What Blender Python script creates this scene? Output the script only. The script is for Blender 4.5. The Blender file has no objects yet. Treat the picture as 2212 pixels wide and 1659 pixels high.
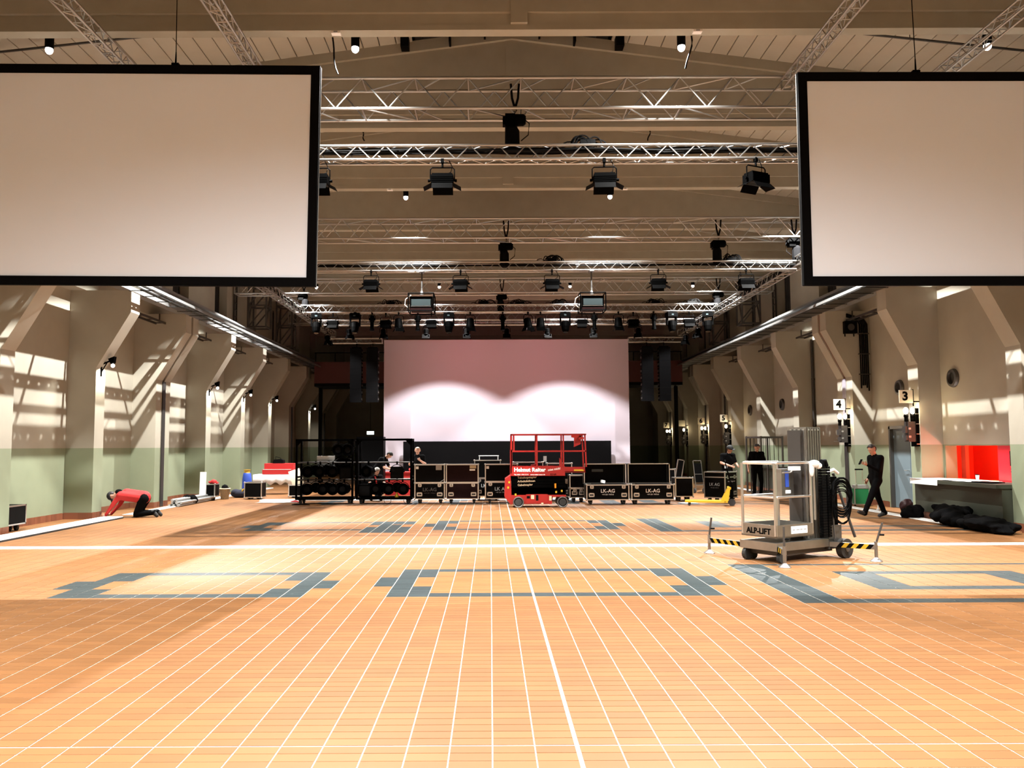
import bpy, math, random
from mathutils import Vector, Matrix
random.seed(7)
scene = bpy.context.scene
COL = scene.collection
R = math.radians

# ---------------------------------------------------------------- camera, world, exposure
FPX = 1800.0
cam_d = bpy.data.cameras.new('camera')
cam_d.sensor_fit = 'HORIZONTAL'; cam_d.sensor_width = 36.0
cam_d.lens = FPX / 2212.0 * 36.0
cam_d.shift_x = (1106.0 - 1059.0) / 2212.0
cam_d.clip_start = 0.05; cam_d.clip_end = 300
cam = bpy.data.objects.new('camera', cam_d); COL.objects.link(cam)
cam.matrix_world = (Matrix.Translation((0, 0, 1.75)) @ Matrix.Rotation(R(90) + math.atan(134.5 / FPX), 4, 'X')
                    @ Matrix.Rotation(-0.0042, 4, 'Z'))
scene.camera = cam
world = bpy.data.worlds.new('world'); scene.world = world
world.use_nodes = True
world.node_tree.nodes['Background'].inputs[0].default_value = (0.9, 0.95, 1.0, 1)
world.node_tree.nodes['Background'].inputs[1].default_value = 0.02
vs = scene.view_settings
vs.view_transform = 'Standard'; vs.look = 'None'; vs.gamma = 1.0; vs.use_curve_mapping = False
vs.exposure = 0.08

LAMP_W = 4100.0        # ceiling downlights
WALL_W = 150.0          # bracket lamps on the left piers

# ---------------------------------------------------------------- materials
MATS = {}
def mat(name, col, rough=0.6, metal=0.0, emit=None, es=1.0, noise=0.0, nscale=8.0, bump=0.0, spec=0.5):
    if name in MATS: return MATS[name]
    m = bpy.data.materials.new(name); m.use_nodes = True
    nt = m.node_tree; b = nt.nodes['Principled BSDF']
    b.inputs['Base Color'].default_value = (*col, 1)
    b.inputs['Roughness'].default_value = rough
    b.inputs['Metallic'].default_value = metal
    b.inputs['Specular IOR Level'].default_value = spec
    if emit:
        b.inputs['Emission Color'].default_value = (*emit, 1); b.inputs['Emission Strength'].default_value = es
    if noise or bump:
        tc = nt.nodes.new('ShaderNodeTexCoord')
        n = nt.nodes.new('ShaderNodeTexNoise'); n.inputs['Scale'].default_value = nscale
        n.inputs['Detail'].default_value = 4
        nt.links.new(tc.outputs['Object'], n.inputs['Vector'])
        if noise:
            mr = nt.nodes.new('ShaderNodeMapRange')
            mr.inputs['From Min'].default_value = 0.3; mr.inputs['From Max'].default_value = 0.7
            mr.inputs['To Min'].default_value = 1 - noise; mr.inputs['To Max'].default_value = 1 + noise
            nt.links.new(n.outputs['Fac'], mr.inputs['Value'])
            mx = nt.nodes.new('ShaderNodeVectorMath'); mx.operation = 'SCALE'
            mx.inputs[0].default_value = col
            nt.links.new(mr.outputs[0], mx.inputs['Scale'])
            nt.links.new(mx.outputs[0], b.inputs['Base Color'])
        if bump:
            bp = nt.nodes.new('ShaderNodeBump'); bp.inputs['Strength'].default_value = bump
            nt.links.new(n.outputs['Fac'], bp.inputs['Height']); nt.links.new(bp.outputs[0], b.inputs['Normal'])
    MATS[name] = m
    return m

def plaster_two_tone():
    m = bpy.data.materials.new('painted_plaster'); m.use_nodes = True
    nt = m.node_tree; b = nt.nodes['Principled BSDF']; b.inputs['Roughness'].default_value = 0.75
    geo = nt.nodes.new('ShaderNodeNewGeometry'); sp = nt.nodes.new('ShaderNodeSeparateXYZ')
    nt.links.new(geo.outputs['Position'], sp.inputs[0])
    gt = nt.nodes.new('ShaderNodeMath'); gt.operation = 'GREATER_THAN'; gt.inputs[1].default_value = 1.745
    nt.links.new(sp.outputs['Z'], gt.inputs[0])
    n = nt.nodes.new('ShaderNodeTexNoise'); n.inputs['Scale'].default_value = 0.9; n.inputs['Detail'].default_value = 5
    nt.links.new(geo.outputs['Position'], n.inputs['Vector'])
    mr = nt.nodes.new('ShaderNodeMapRange'); mr.inputs['From Min'].default_value = .3; mr.inputs['From Max'].default_value = .7
    mr.inputs['To Min'].default_value = .9; mr.inputs['To Max'].default_value = 1.06
    nt.links.new(n.outputs['Fac'], mr.inputs['Value'])
    mx = nt.nodes.new('ShaderNodeMix'); mx.data_type = 'RGBA'
    mx.inputs[6].default_value = (0.205, 0.235, 0.150, 1); mx.inputs[7].default_value = (0.35, 0.325, 0.262, 1)
    nt.links.new(gt.outputs[0], mx.inputs[0])
    sc = nt.nodes.new('ShaderNodeVectorMath'); sc.operation = 'SCALE'
    nt.links.new(mx.outputs[2], sc.inputs[0]); nt.links.new(mr.outputs[0], sc.inputs['Scale'])
    nt.links.new(sc.outputs[0], b.inputs['Base Color'])
    MATS['plaster'] = m
    return m

def tile_mat(name, col, var, rough):
    m = bpy.data.materials.new(name); m.use_nodes = True
    nt = m.node_tree; b = nt.nodes['Principled BSDF']; b.inputs['Roughness'].default_value = rough
    b.inputs['Specular IOR Level'].default_value = 0.35
    geo = nt.nodes.new('ShaderNodeNewGeometry')
    off = nt.nodes.new('ShaderNodeVectorMath'); off.operation = 'SUBTRACT'; off.inputs[1].default_value = (0.5, 0.43 * 0.1215, 0)
    nt.links.new(geo.outputs['Position'], off.inputs[0])
    dv = nt.nodes.new('ShaderNodeVectorMath'); dv.operation = 'DIVIDE'; dv.inputs[1].default_value = (0.248, 0.1215, 10)
    nt.links.new(off.outputs[0], dv.inputs[0])
    fl = nt.nodes.new('ShaderNodeVectorMath'); fl.operation = 'FLOOR'; nt.links.new(dv.outputs[0], fl.inputs[0])
    wn = nt.nodes.new('ShaderNodeTexWhiteNoise'); wn.noise_dimensions = '2D'; nt.links.new(fl.outputs[0], wn.inputs['Vector'])
    n = nt.nodes.new('ShaderNodeTexNoise'); n.inputs['Scale'].default_value = 2.2; n.inputs['Detail'].default_value = 3
    nt.links.new(geo.outputs['Position'], n.inputs['Vector'])
    ad = nt.nodes.new('ShaderNodeMath'); ad.operation = 'ADD'
    nt.links.new(wn.outputs['Value'], ad.inputs[0]); nt.links.new(n.outputs['Fac'], ad.inputs[1])
    mr = nt.nodes.new('ShaderNodeMapRange'); mr.inputs['From Min'].default_value = .2; mr.inputs['From Max'].default_value = 1.8
    mr.inputs['To Min'].default_value = 1 - var; mr.inputs['To Max'].default_value = 1 + var
    nt.links.new(ad.outputs[0], mr.inputs['Value'])
    sc = nt.nodes.new('ShaderNodeVectorMath'); sc.operation = 'SCALE'; sc.inputs[0].default_value = col
    nt.links.new(mr.outputs[0], sc.inputs['Scale']); nt.links.new(sc.outputs[0], b.inputs['Base Color'])
    MATS[name] = m
    return m

plaster_two_tone()
tile_mat('tile_orange', (0.205, 0.089, 0.030), 0.16, 0.5)
tile_mat('tile_blue', (0.025, 0.036, 0.038), 0.18, 0.45)
tile_mat('tile_brown', (0.17, 0.06, 0.03), 0.2, 0.5)
mat('grout', (0.58, 0.55, 0.485), 0.8)
mat('joint_grey', (0.55, 0.55, 0.5), 0.6)
mat('concrete', (0.31, 0.283, 0.218), 0.8, noise=0.05, nscale=3)
mat('plank', (0.40, 0.378, 0.31), 0.75, noise=0.04, nscale=2)
mat('dark_void', (0.012, 0.011, 0.010), 0.9)
mat('black', (0.0016, 0.0016, 0.0016), 0.6, spec=0.06)
mat('black_metal', (0.0003, 0.0003, 0.0003), 0.6, spec=0.02)
mat('black_fabric', (0.003, 0.003, 0.0033), 0.9, spec=0.05)
mat('black_laminate', (0.0018, 0.0018, 0.0018), 0.5, noise=0.2, nscale=30, spec=0.05)
mat('maroon_laminate', (0.012, 0.004, 0.004), 0.5, noise=0.2, nscale=30, spec=0.06)
mat('alu', (0.62, 0.62, 0.60), 0.32, 1.0)
mat('alu_dull', (0.30, 0.29, 0.265), 0.42, 1.0, noise=0.08, nscale=6)
mat('alu_truss', (0.42, 0.41, 0.39), 0.33, 0.975)
mat('galv', (0.46, 0.47, 0.46), 0.45, 0.9)
mat('steel_dark', (0.06, 0.055, 0.05), 0.5, 0.6)
mat('steel_grey', (0.12, 0.117, 0.112), 0.45, 0.8)
mat('rail_steel', (0.20, 0.20, 0.195), 0.4, 0.3)
mat('tray_steel', (0.05, 0.05, 0.048), 0.35, 0.7)
mat('screen_white', (0.84, 0.91, 1.0), 0.9, spec=0.1)
mat('stage_white', (0.47, 0.43, 0.48), 0.9, spec=0.1)
mat('white', (0.82, 0.82, 0.80), 0.6)
mat('cream', (0.48, 0.42, 0.27), 0.6)
mat('sign_cream', (0.85, 0.80, 0.62), 0.5)
mat('paper', (0.85, 0.84, 0.82), 0.8)
mat('red_paint', (0.27, 0.007, 0.005), 0.4, noise=0.06, nscale=4)
mat('red_fabric', (0.42, 0.013, 0.012), 0.8)
mat('red_plastic', (0.55, 0.01, 0.02), 0.35)
mat('red_wall', (0.75, 0.05, 0.02), 0.6)
mat('yellow', (0.48, 0.29, 0.012), 0.45)
mat('amber', (0.6, 0.22, 0.012), 0.3)
mat('blue_plastic', (0.02, 0.06, 0.35), 0.5)
mat('green_case', (0.004, 0.12, 0.035), 0.45)
mat('rubber', (0.015, 0.015, 0.014), 0.7)
mat('wheel_grey', (0.055, 0.058, 0.045), 0.7)
mat('skin', (0.52, 0.28, 0.19), 0.55)
mat('hair_dark', (0.012, 0.009, 0.008), 0.6)
mat('hair_grey', (0.25, 0.23, 0.20), 0.7)
mat('hair_blond', (0.55, 0.45, 0.35), 0.7)
mat('eye', (0.01, 0.01, 0.01), 0.2)
mat('door_blue', (0.12, 0.165, 0.19), 0.5)
mat('counter_green', (0.028, 0.032, 0.02), 0.55)
mat('basket', (0.16, 0.09, 0.035), 0.8, noise=0.3, nscale=40)
mat('clear_plastic', (0.72, 0.74, 0.74), 0.25)
mat('lens_dark', (0.03, 0.035, 0.04), 0.08, spec=0.8)
mat('glass_panel', (0.03, 0.042, 0.045), 0.2, 0.0)
mat('lamp_glow', (1, 1, 1), 0.4, emit=(1.0, 0.97, 0.92), es=8)
mat('bulb_glow', (1, 1, 1), 0.4, emit=(1.0, 0.83, 0.55), es=14)
mat('led_white', (1, 1, 1), 0.4, emit=(0.85, 0.95, 1.0), es=6)
mat('exit_glow', (1, 1, 1), 0.4, emit=(0.75, 1.0, 0.95), es=4)
mat('hair_cap', (0.006, 0.006, 0.006), 0.8)
mat('tan_text', (0.42, 0.30, 0.18), 0.6)
mat('grey_text', (0.30, 0.31, 0.31), 0.6)
mat('dim_text', (0.08, 0.08, 0.08), 0.6)
mat('violet_steel', (0.33, 0.31, 0.36), 0.5, 0.3)

# ---------------------------------------------------------------- mesh helpers
class MB:
    def __init__(s): s.v = []; s.f = []; s.m = []
    def add(s, vs, fs, mi=0, M=None):
        o = len(s.v)
        s.v += [tuple(M @ Vector(q)) for q in vs] if M is not None else [tuple(q) for q in vs]
        s.f += [tuple(i + o for i in q) for q in fs]; s.m += [mi] * len(fs)
        return s
    def bb(s, x0, y0, z0, x1, y1, z1, mi=0, M=None):
        v = [(x0, y0, z0), (x1, y0, z0), (x1, y1, z0), (x0, y1, z0), (x0, y0, z1), (x1, y0, z1), (x1, y1, z1), (x0, y1, z1)]
        f = [(0, 3, 2, 1), (4, 5, 6, 7), (0, 1, 5, 4), (1, 2, 6, 5), (2, 3, 7, 6), (3, 0, 4, 7)]
        return s.add(v, f, mi, M)
    def box(s, c, d, mi=0, M=None):
        return s.bb(c[0] - d[0] / 2, c[1] - d[1] / 2, c[2] - d[2] / 2, c[0] + d[0] / 2, c[1] + d[1] / 2, c[2] + d[2] / 2, mi, M)
    def bar(s, p0, p1, w, h=None, mi=0):
        h = h or w
        p0 = Vector(p0); p1 = Vector(p1); d = p1 - p0; L = d.length
        q = d.to_track_quat('X', 'Z').to_matrix().to_4x4()
        return s.bb(0, -w / 2, -h / 2, L, w / 2, h / 2, mi, Matrix.Translation(p0) @ q)
    def cyl(s, p0, p1, r0, r1=None, n=10, mi=0, caps=True):
        r1 = r0 if r1 is None else r1
        p0 = Vector(p0); p1 = Vector(p1); d = p1 - p0
        q = d.to_track_quat('Z', 'Y').to_matrix()
        v = []
        for k in range(n):
            a = 2 * math.pi * k / n; e = Vector((math.cos(a), math.sin(a), 0))
            v.append(p0 + q @ (e * r0)); v.append(p1 + q @ (e * r1))
        f = [(2 * k, 2 * ((k + 1) % n), 2 * ((k + 1) % n) + 1, 2 * k + 1) for k in range(n)]
        if caps: f += [tuple(2 * k for k in reversed(range(n))), tuple(2 * k + 1 for k in range(n))]
        return s.add(v, f, mi)
    def tube(s, pts, r, n=6, mi=0):
        pts = [Vector(p) for p in pts]; o = len(s.v); m = len(pts)
        for i, p in enumerate(pts):
            d = pts[min(i + 1, m - 1)] - pts[max(i - 1, 0)]
            q = d.to_track_quat('Z', 'Y').to_matrix()
            for k in range(n):
                a = 2 * math.pi * k / n
                s.v.append(tuple(p + q @ Vector((math.cos(a) * r, math.sin(a) * r, 0))))
        for i in range(m - 1):
            for k in range(n):
                s.f.append((o + i * n + k, o + i * n + (k + 1) % n, o + (i + 1) * n + (k + 1) % n, o + (i + 1) * n + k)); s.m.append(mi)
        s.f.append(tuple(o + k for k in reversed(range(n)))); s.f.append(tuple(o + (m - 1) * n + k for k in range(n))); s.m += [mi, mi]
        return s
    def sph(s, c, r, nu=10, nv=7, mi=0, M=None):
        if not hasattr(r, '__len__'): r = (r, r, r)
        v = [(c[0], c[1], c[2] + r[2])]
        for j in range(1, nv):
            t = math.pi * j / nv
            for k in range(nu):
                a = 2 * math.pi * k / nu
                v.append((c[0] + r[0] * math.sin(t) * math.cos(a), c[1] + r[1] * math.sin(t) * math.sin(a), c[2] + r[2] * math.cos(t)))
        v.append((c[0], c[1], c[2] - r[2])); last = len(v) - 1
        f = [(0, 1 + k, 1 + (k + 1) % nu) for k in range(nu)]
        for j in range(nv - 2):
            b = 1 + j * nu
            f += [(b + k, b + nu + k, b + nu + (k + 1) % nu, b + (k + 1) % nu) for k in range(nu)]
        b = 1 + (nv - 2) * nu
        f += [(b + k, last, b + (k + 1) % nu) for k in range(nu)]
        return s.add(v, f, mi, M)
    def prism(s, poly, ax, a0, a1, mi=0, M=None):
        # poly is a list of 2-d points; ax 'x': (y,z)  'y': (x,z)  'z': (x,y)
        n = len(poly)
        mk = {'x': lambda p, a: (a, p[0], p[1]), 'y': lambda p, a: (p[0], a, p[1]), 'z': lambda p, a: (p[0], p[1], a)}[ax]
        v = [mk(p, a0) for p in poly] + [mk(p, a1) for p in poly]
        f = [tuple(range(n)), tuple(range(2 * n - 1, n - 1, -1))]
        f += [(k, k + n, (k + 1) % n + n, (k + 1) % n) for k in range(n)]
        return s.add(v, f, mi, M)
    def lathe(s, prof, p0, axis, n=14, mi=0):
        # prof: list of (r, t) along axis from p0
        p0 = Vector(p0); axis = Vector(axis).normalized(); q = axis.to_track_quat('Z', 'Y').to_matrix()
        v = []
        for r, t in prof:
            for k in range(n):
                a = 2 * math.pi * k / n
                v.append(p0 + axis * t + q @ Vector((math.cos(a) * r, math.sin(a) * r, 0)))
        f = []
        for i in range(len(prof) - 1):
            f += [(i * n + k, i * n + (k + 1) % n, (i + 1) * n + (k + 1) % n, (i + 1) * n + k) for k in range(n)]
        f += [tuple(reversed(range(n))), tuple((len(prof) - 1) * n + k for k in range(n))]
        return s.add(v, f, mi)
    def mesh(s, name, mats, smooth=False):
        me = bpy.data.meshes.new(name); me.from_pydata(s.v, [], s.f)
        for m in (mats if isinstance(mats, (list, tuple)) else [mats]): me.materials.append(MATS[m])
        if any(s.m): me.polygons.foreach_set('material_index', s.m)
        if smooth: me.polygons.foreach_set('use_smooth', [True] * len(s.f))
        me.update(); return me
    def build(s, name, mats, parent=None, smooth=False, loc=None, rot=None):
        import bmesh
        me = s.mesh(name, mats, smooth)
        if len(s.f) < 20000:
            bm = bmesh.new(); bm.from_mesh(me); bmesh.ops.recalc_face_normals(bm, faces=bm.faces); bm.to_mesh(me); bm.free()
        o = bpy.data.objects.new(name, me); COL.objects.link(o)
        if parent is not None: o.parent = parent
        if loc is not None: o.location = loc
        if rot is not None: o.rotation_euler = rot
        return o

def tag(o, label, cat, group=None):
    o['label'] = label; o['category'] = cat
    if group: o['group'] = group
    return o
def struct(o):
    o['kind'] = 'structure'; return o
def thing(name, label, cat, loc=(0, 0, 0), rotz=0.0, group=None):
    o = bpy.data.objects.new(name, None); COL.objects.link(o)
    o.empty_display_size = 0.1; o.location = loc; o.rotation_euler = (0, 0, rotz)
    return tag(o, label, cat, group)
def empty(name, loc=(0, 0, 0)):
    o = bpy.data.objects.new(name, None); COL.objects.link(o); o.empty_display_size = 0.1; o.location = loc; return o
def kids(o): return [c for c in bpy.data.objects if c.parent == o]
CHILD = {}
def tree_copy(root, loc, rotz=None, label=None, scale=None):
    if root.name not in CHILD:
        CHILD[root.name] = [(c, kids(c)) for c in kids(root)]
    r = root.copy(); COL.objects.link(r); r.location = loc
    if rotz is not None: r.rotation_euler = (0, 0, rotz)
    if scale: r.scale = scale
    if label: r['label'] = label
    for c, gs in CHILD[root.name]:
        d = c.copy(); COL.objects.link(d); d.parent = r
        for g in gs:
            e = g.copy(); COL.objects.link(e); e.parent = d
    return r
_UC = {}
def rod(name, p0, p1, r, m, parent, n=8):
    key = (m, n)
    if key not in _UC:
        _UC[key] = MB().cyl((0, 0, 0), (0, 0, 1), 1, n=n).mesh('rod', m, False)
    o = bpy.data.objects.new(name, _UC[key]); COL.objects.link(o)
    p0 = Vector(p0); p1 = Vector(p1); d = p1 - p0
    o.parent = parent
    o.matrix_local = Matrix.Translation(p0) @ d.to_track_quat('Z', 'Y').to_matrix().to_4x4() @ Matrix.Diagonal((r, r, d.length, 1))
    return o
def text(name, s, size, m, parent, loc, rotz=0.0, align='CENTER', bold=0.0, rx=90, shear=0.0, roty=0.0):
    cu = bpy.data.curves.new(name, 'FONT'); cu.body = s; cu.size = size; cu.align_x = align; cu.align_y = 'CENTER'
    cu.extrude = 0.0015; cu.offset = bold; cu.shear = shear; cu.resolution_u = 2
    t = bpy.data.objects.new('tmp', cu); COL.objects.link(t)
    bpy.context.view_layer.update()
    me = bpy.data.meshes.new_from_object(t.evaluated_get(bpy.context.evaluated_depsgraph_get()))
    bpy.data.objects.remove(t)
    me.materials.clear(); me.materials.append(MATS[m])
    o = bpy.data.objects.new(name, me); COL.objects.link(o); o.parent = parent
    o.location = loc; o.rotation_euler = (R(rx), R(roty), rotz)
    return o
def spot(parent, loc, target, power, size=132, blend=0.06, col=(1, 1, 1), rad=0.05):
    l = bpy.data.lights.new('lamp_light', 'SPOT'); l.energy = power; l.spot_size = R(size); l.spot_blend = blend
    l.color = col; l.shadow_soft_size = rad
    o = bpy.data.objects.new('lamp_light', l); COL.objects.link(o); o.parent = parent; o.location = loc
    o.rotation_euler = (Vector(target) - Vector(loc)).to_track_quat('-Z', 'Y').to_euler(); return o
def point(parent, loc, power, col=(1, 1, 1), rad=0.05):
    l = bpy.data.lights.new('lamp_light', 'POINT'); l.energy = power; l.color = col; l.shadow_soft_size = rad
    o = bpy.data.objects.new('lamp_light', l); COL.objects.link(o); o.parent = parent; o.location = loc; return o

# ================================================================ the hall
XC, XL, XR = 0.47, -9.83, 10.66
REC_L, REC_R = -10.53, 11.22
UP_L, UP_R = -10.13, 11.07
def YB(k): return 12.85 + 4.05 * (k - 1)
JOINTS = (4, 8, 10)
mat('joint_brown', (0.028, 0.024, 0.022), 0.5, 0.2); mat('joint_red', (0.16, 0.04, 0.03), 0.6)
TW, TR_, TO = 0.248, 0.1215, 0.43

# ---- floor
floor = struct(MB().bb(-10.8, -9, -0.12, 11.75, 58, -0.003).build('floor', 'grout'))
MB().bb(-10.8, -9, -0.1, 11.75, (16 + TO) * TR_, 0).bb(-10.8, (300 + TO) * TR_, -0.1, 11.75, 58, 0).build('plain_floor', 'tile_orange', floor)
def tile_rect(c, r):
    x0 = 0.5 + TW * c + 0.004; x1 = 0.5 + TW * (c + 1) - 0.004
    y0 = (r + TO) * TR_ + 0.0036; y1 = (r + 1 + TO) * TR_ - 0.0036
    if c == 0: x0 += 0.009
    if c == -1: x1 -= 0.009
    if r == 41: y0 += 0.0045
    if r == 40: y1 -= 0.0045
    return x0, y0, x1, y1
def blue(c, r):
    for b in (81, 145, 209):
        i = r - b
        if not -5 < i < 22: continue
        if 0 <= i < 18:
            if c in (-7, 8): return True
            if c in (-6, 7) and (i < 6 or i >= 12): return True
            if c in (-8, 9) and 6 <= i < 12: return True
            if -5 <= c <= 6 and (i < 2 or i >= 16): return True
        if 0 <= i < 16:
            if c in (-12, -23): return True
            if c in (-13, -22) and (i < 5 or i >= 10): return True
            if c in (-11, -24) and 5 <= i < 10: return True
            if -21 <= c <= -14 and (i < 2 or i >= 14): return True
        if b == 145 and -13 <= c <= -10 and (i < 6 or 11 <= i < 17): return True
        if c in (12, 13) and -4 <= i < 21: return True
        if 14 <= c <= 40 and i in (-4, -3, 20): return True
        if c in (17, 18) and 3 <= i < 15: return True
        if 19 <= c <= 24 and i in (3, 4, 13, 14): return True
        if c in (25, 26) and 4 <= i < 15: return True
        if 27 <= c <= 40 and i in (3, 4): return True
    return False
tv, tf, tm = [], [], []
single = [(c, r) for r in range(37, 49) for c in range(-14, 11)]
sset = set(single)
for r in range(16, 300):
    for c in range(-45, 45):
        if (c, r) in sset: continue
        x0, y0, x1, y1 = tile_rect(c, r); o = len(tv); e = 0.0012
        tv += [(x0, y0, -.0032), (x1, y0, -.0032), (x1, y1, -.0032), (x0, y1, -.0032), (x0 + e, y0 + e, 0), (x1 - e, y0 + e, 0), (x1 - e, y1 - e, 0), (x0 + e, y1 - e, 0)]
        tf += [(o + 4, o + 5, o + 6, o + 7), (o, o + 1, o + 5, o + 4), (o + 1, o + 2, o + 6, o + 5), (o + 2, o + 3, o + 7, o + 6), (o + 3, o, o + 4, o + 7)]
        tm += [1 if blue(c, r) else 0] * 5
me = bpy.data.meshes.new('tile_field'); me.from_pydata(tv, [], tf)
me.materials.append(MATS['tile_orange']); me.materials.append(MATS['tile_blue']); me.polygons.foreach_set('material_index', tm)
o = bpy.data.objects.new('tile_field', me); COL.objects.link(o); o.parent = floor; o['kind'] = 'stuff'
_tm = {}
for c, r in single:
    x0, y0, x1, y1 = tile_rect(c, r)
    key = (round(x1 - x0, 4), round(y1 - y0, 4))
    if key not in _tm:
        hx, hy = (x1 - x0) / 2, (y1 - y0) / 2; e = 0.0012
        v = [(-hx, -hy, -.0032), (hx, -hy, -.0032), (hx, hy, -.0032), (-hx, hy, -.0032), (-hx + e, -hy + e, 0), (hx - e, -hy + e, 0), (hx - e, hy - e, 0), (-hx + e, hy - e, 0)]
        _tm[key] = MB().add(v, [(4, 5, 6, 7), (0, 1, 5, 4), (1, 2, 6, 5), (2, 3, 7, 6), (3, 0, 4, 7)]).mesh('tile', 'tile_orange')
    o = bpy.data.objects.new('tile', _tm[key]); COL.objects.link(o); o.parent = floor
    o.location = ((x0 + x1) / 2, (y0 + y1) / 2, 0)
MB().bb(0.5 - 0.005, 2, -0.006, 0.5 + 0.005, 36, -0.0012).build('expansion_strip', 'joint_grey', floor)

# ---- walls
def wall_fill(mb, x0, x1, y0, y1, z0, z1, ops):
    y = y0
    for (a, b, c, d) in sorted(ops):
        if a > y: mb.bb(x0, y, z0, x1, a, z1)
        if c > z0: mb.bb(x0, a, z0, x1, b, c)
        if d < z1: mb.bb(x0, a, d, x1, b, z1)
        y = b
    mb.bb(x0, y, z0, x1, y1, z1)
WIN_Z = (6.7, 8.3)
win_bays = list(range(1, 10))
wins = [(YB(k) + 1.32, YB(k) + 2.73, *WIN_Z) for k in win_bays]
NICHE = (17.35, 20.62, 0.92, 1.72)
DOOR = (21.5, 23.5, 0.0, 2.26)
mb = MB(); mb.bb(-10.85, -9, 0, REC_L, 58, 5.7); wall_fill(mb, -10.85, UP_L, -9, 58, 5.7, 9.3, wins)
wall_left = struct(mb.build('wall_left', 'plaster'))
mb = MB(); wall_fill(mb, REC_R, 11.5, -9, 58, 0, 5.7, [NICHE, DOOR]); wall_fill(mb, UP_R, 11.8, -9, 58, 5.7, 9.3, wins)
wall_right = struct(mb.build('wall_right', 'plaster'))
struct(MB().bb(-10.85, -9.3, 0, 11.8, -9, 10.5).build('wall_back', 'plaster'))
struct(MB().bb(-10.85, 57.6, 0, 11.8, 57.9, 10.5).build('wall_end', 'plaster'))

prof_l = [(REC_L - .02, 0), (XL, 0), (XL, 3.75), (-9.0, 5.15), (-9.0, 5.7), (REC_L - .02, 5.7)]
prof_r = [(REC_R + .02, 0), (XR, 0), (XR, 3.75), (9.94, 5.15), (9.94, 5.7), (REC_R + .02, 5.7)]
pm = {}
for side, prof in (('l', prof_l), ('r', prof_r)):
    pm[side, 'n'] = MB().prism(prof, 'y', -.25, .25)
    pm[side, 'j'] = MB().prism(prof, 'y', -.53, -.07).prism(prof, 'y', .07, .53)
    pm[side, 'n'] = pm[side, 'n'].build('pier', 'plaster'); pm[side, 'j'] = pm[side, 'j'].build('pier', 'plaster')
for side, w in (('l', wall_left), ('r', wall_right)):
    for k in range(-4, 12):
        src = pm[side, 'j' if k in JOINTS else 'n']
        o = src.copy(); COL.objects.link(o); o.parent = w; o.location = (0, YB(k), 0)
        if k in JOINTS:      # steel cover in the expansion gap
            s = -1 if side == 'l' else 1
            p = [(XL - .1, 0), (XL - .03, 0), (XL - .03, 3.78), (-9.04, 5.17), (-9.04, 5.66), (-9.12, 5.66), (-9.12, 5.2), (XL - .1, 3.8)] if side == 'l' else \
                [(XR + .1, 0), (XR + .03, 0), (XR + .03, 3.78), (9.98, 5.17), (9.98, 5.66), (10.06, 5.66), (10.06, 5.2), (XR + .1, 3.8)]
            MB().prism(p, 'y', YB(k) - .071, YB(k) + .071).build('joint_cover', 'joint_red' if (side == 'r' and k == 4) else 'steel_dark', w)
            xa_, xb_ = (XL - .02, XL + .035) if side == 'l' else (XR - .035, XR + .02)
            MB().bb(xa_, YB(k) - .1, 0, xb_, YB(k) + .1, 1.74 if (side == 'r' and k == 4) else 3.72).build('joint_post', 'joint_brown', w)
            if side == 'r' and k == 4: MB().bb(xa_, YB(k) - .1, 1.74, xb_, YB(k) + .1, 3.72).build('joint_post', 'violet_steel', w)
for q in pm.values(): bpy.data.objects.remove(q)

# skirting of brown tiles

piece = MB().bb(-.12, -.012, 0, .12, .0, .16).mesh('skirting_tile', 'tile_brown')
for side, xr, xf, w, s in (('left', REC_L, XL, None, 1), ('right', REC_R, XR, None, -1)):
    bb_ = struct(MB().bb(min(xr, xr + s * .004), -8.9, 0, max(xr, xr + s * .004), 57.5, .15).build('baseboard_' + side, 'tile_brown')) if side == 'left' else \
        struct(MB().bb(xr - .004, -8.9, 0, xr, 20.9, .15).bb(xr - .004, 23.6, 0, xr, 57.5, .15).build('baseboard_' + side, 'tile_brown'))
    def put(x, y, rz):
        o = bpy.data.objects.new('skirting_tile', piece); COL.objects.link(o); o.parent = bb_; o.location = (x, y, 0); o.rotation_euler = (0, 0, rz)
    for k in range(1, 6):
        hw = .53 if k in JOINTS else .25
        hn = .53 if (k + 1) in JOINTS else .25
        a, b = YB(k) + hw, YB(k + 1) - hn
        y = a + .13
        while y < b - .1:
            if not (side == 'right' and k == 3 and DOOR[0] - .1 < y < DOOR[1] + .1): put(xr + s * .004, y, R(90) if s > 0 else R(-90))
            y += .247
        n = 2 if hw < .3 else 4
        for i in range(n): put(xf, YB(k) - hw + hw * 2 * (i + .5) / n, R(90) if s > 0 else R(-90))
        for i in range(3): put(xr + s * (.13 + .235 * i), YB(k) - hw, 0)

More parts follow.
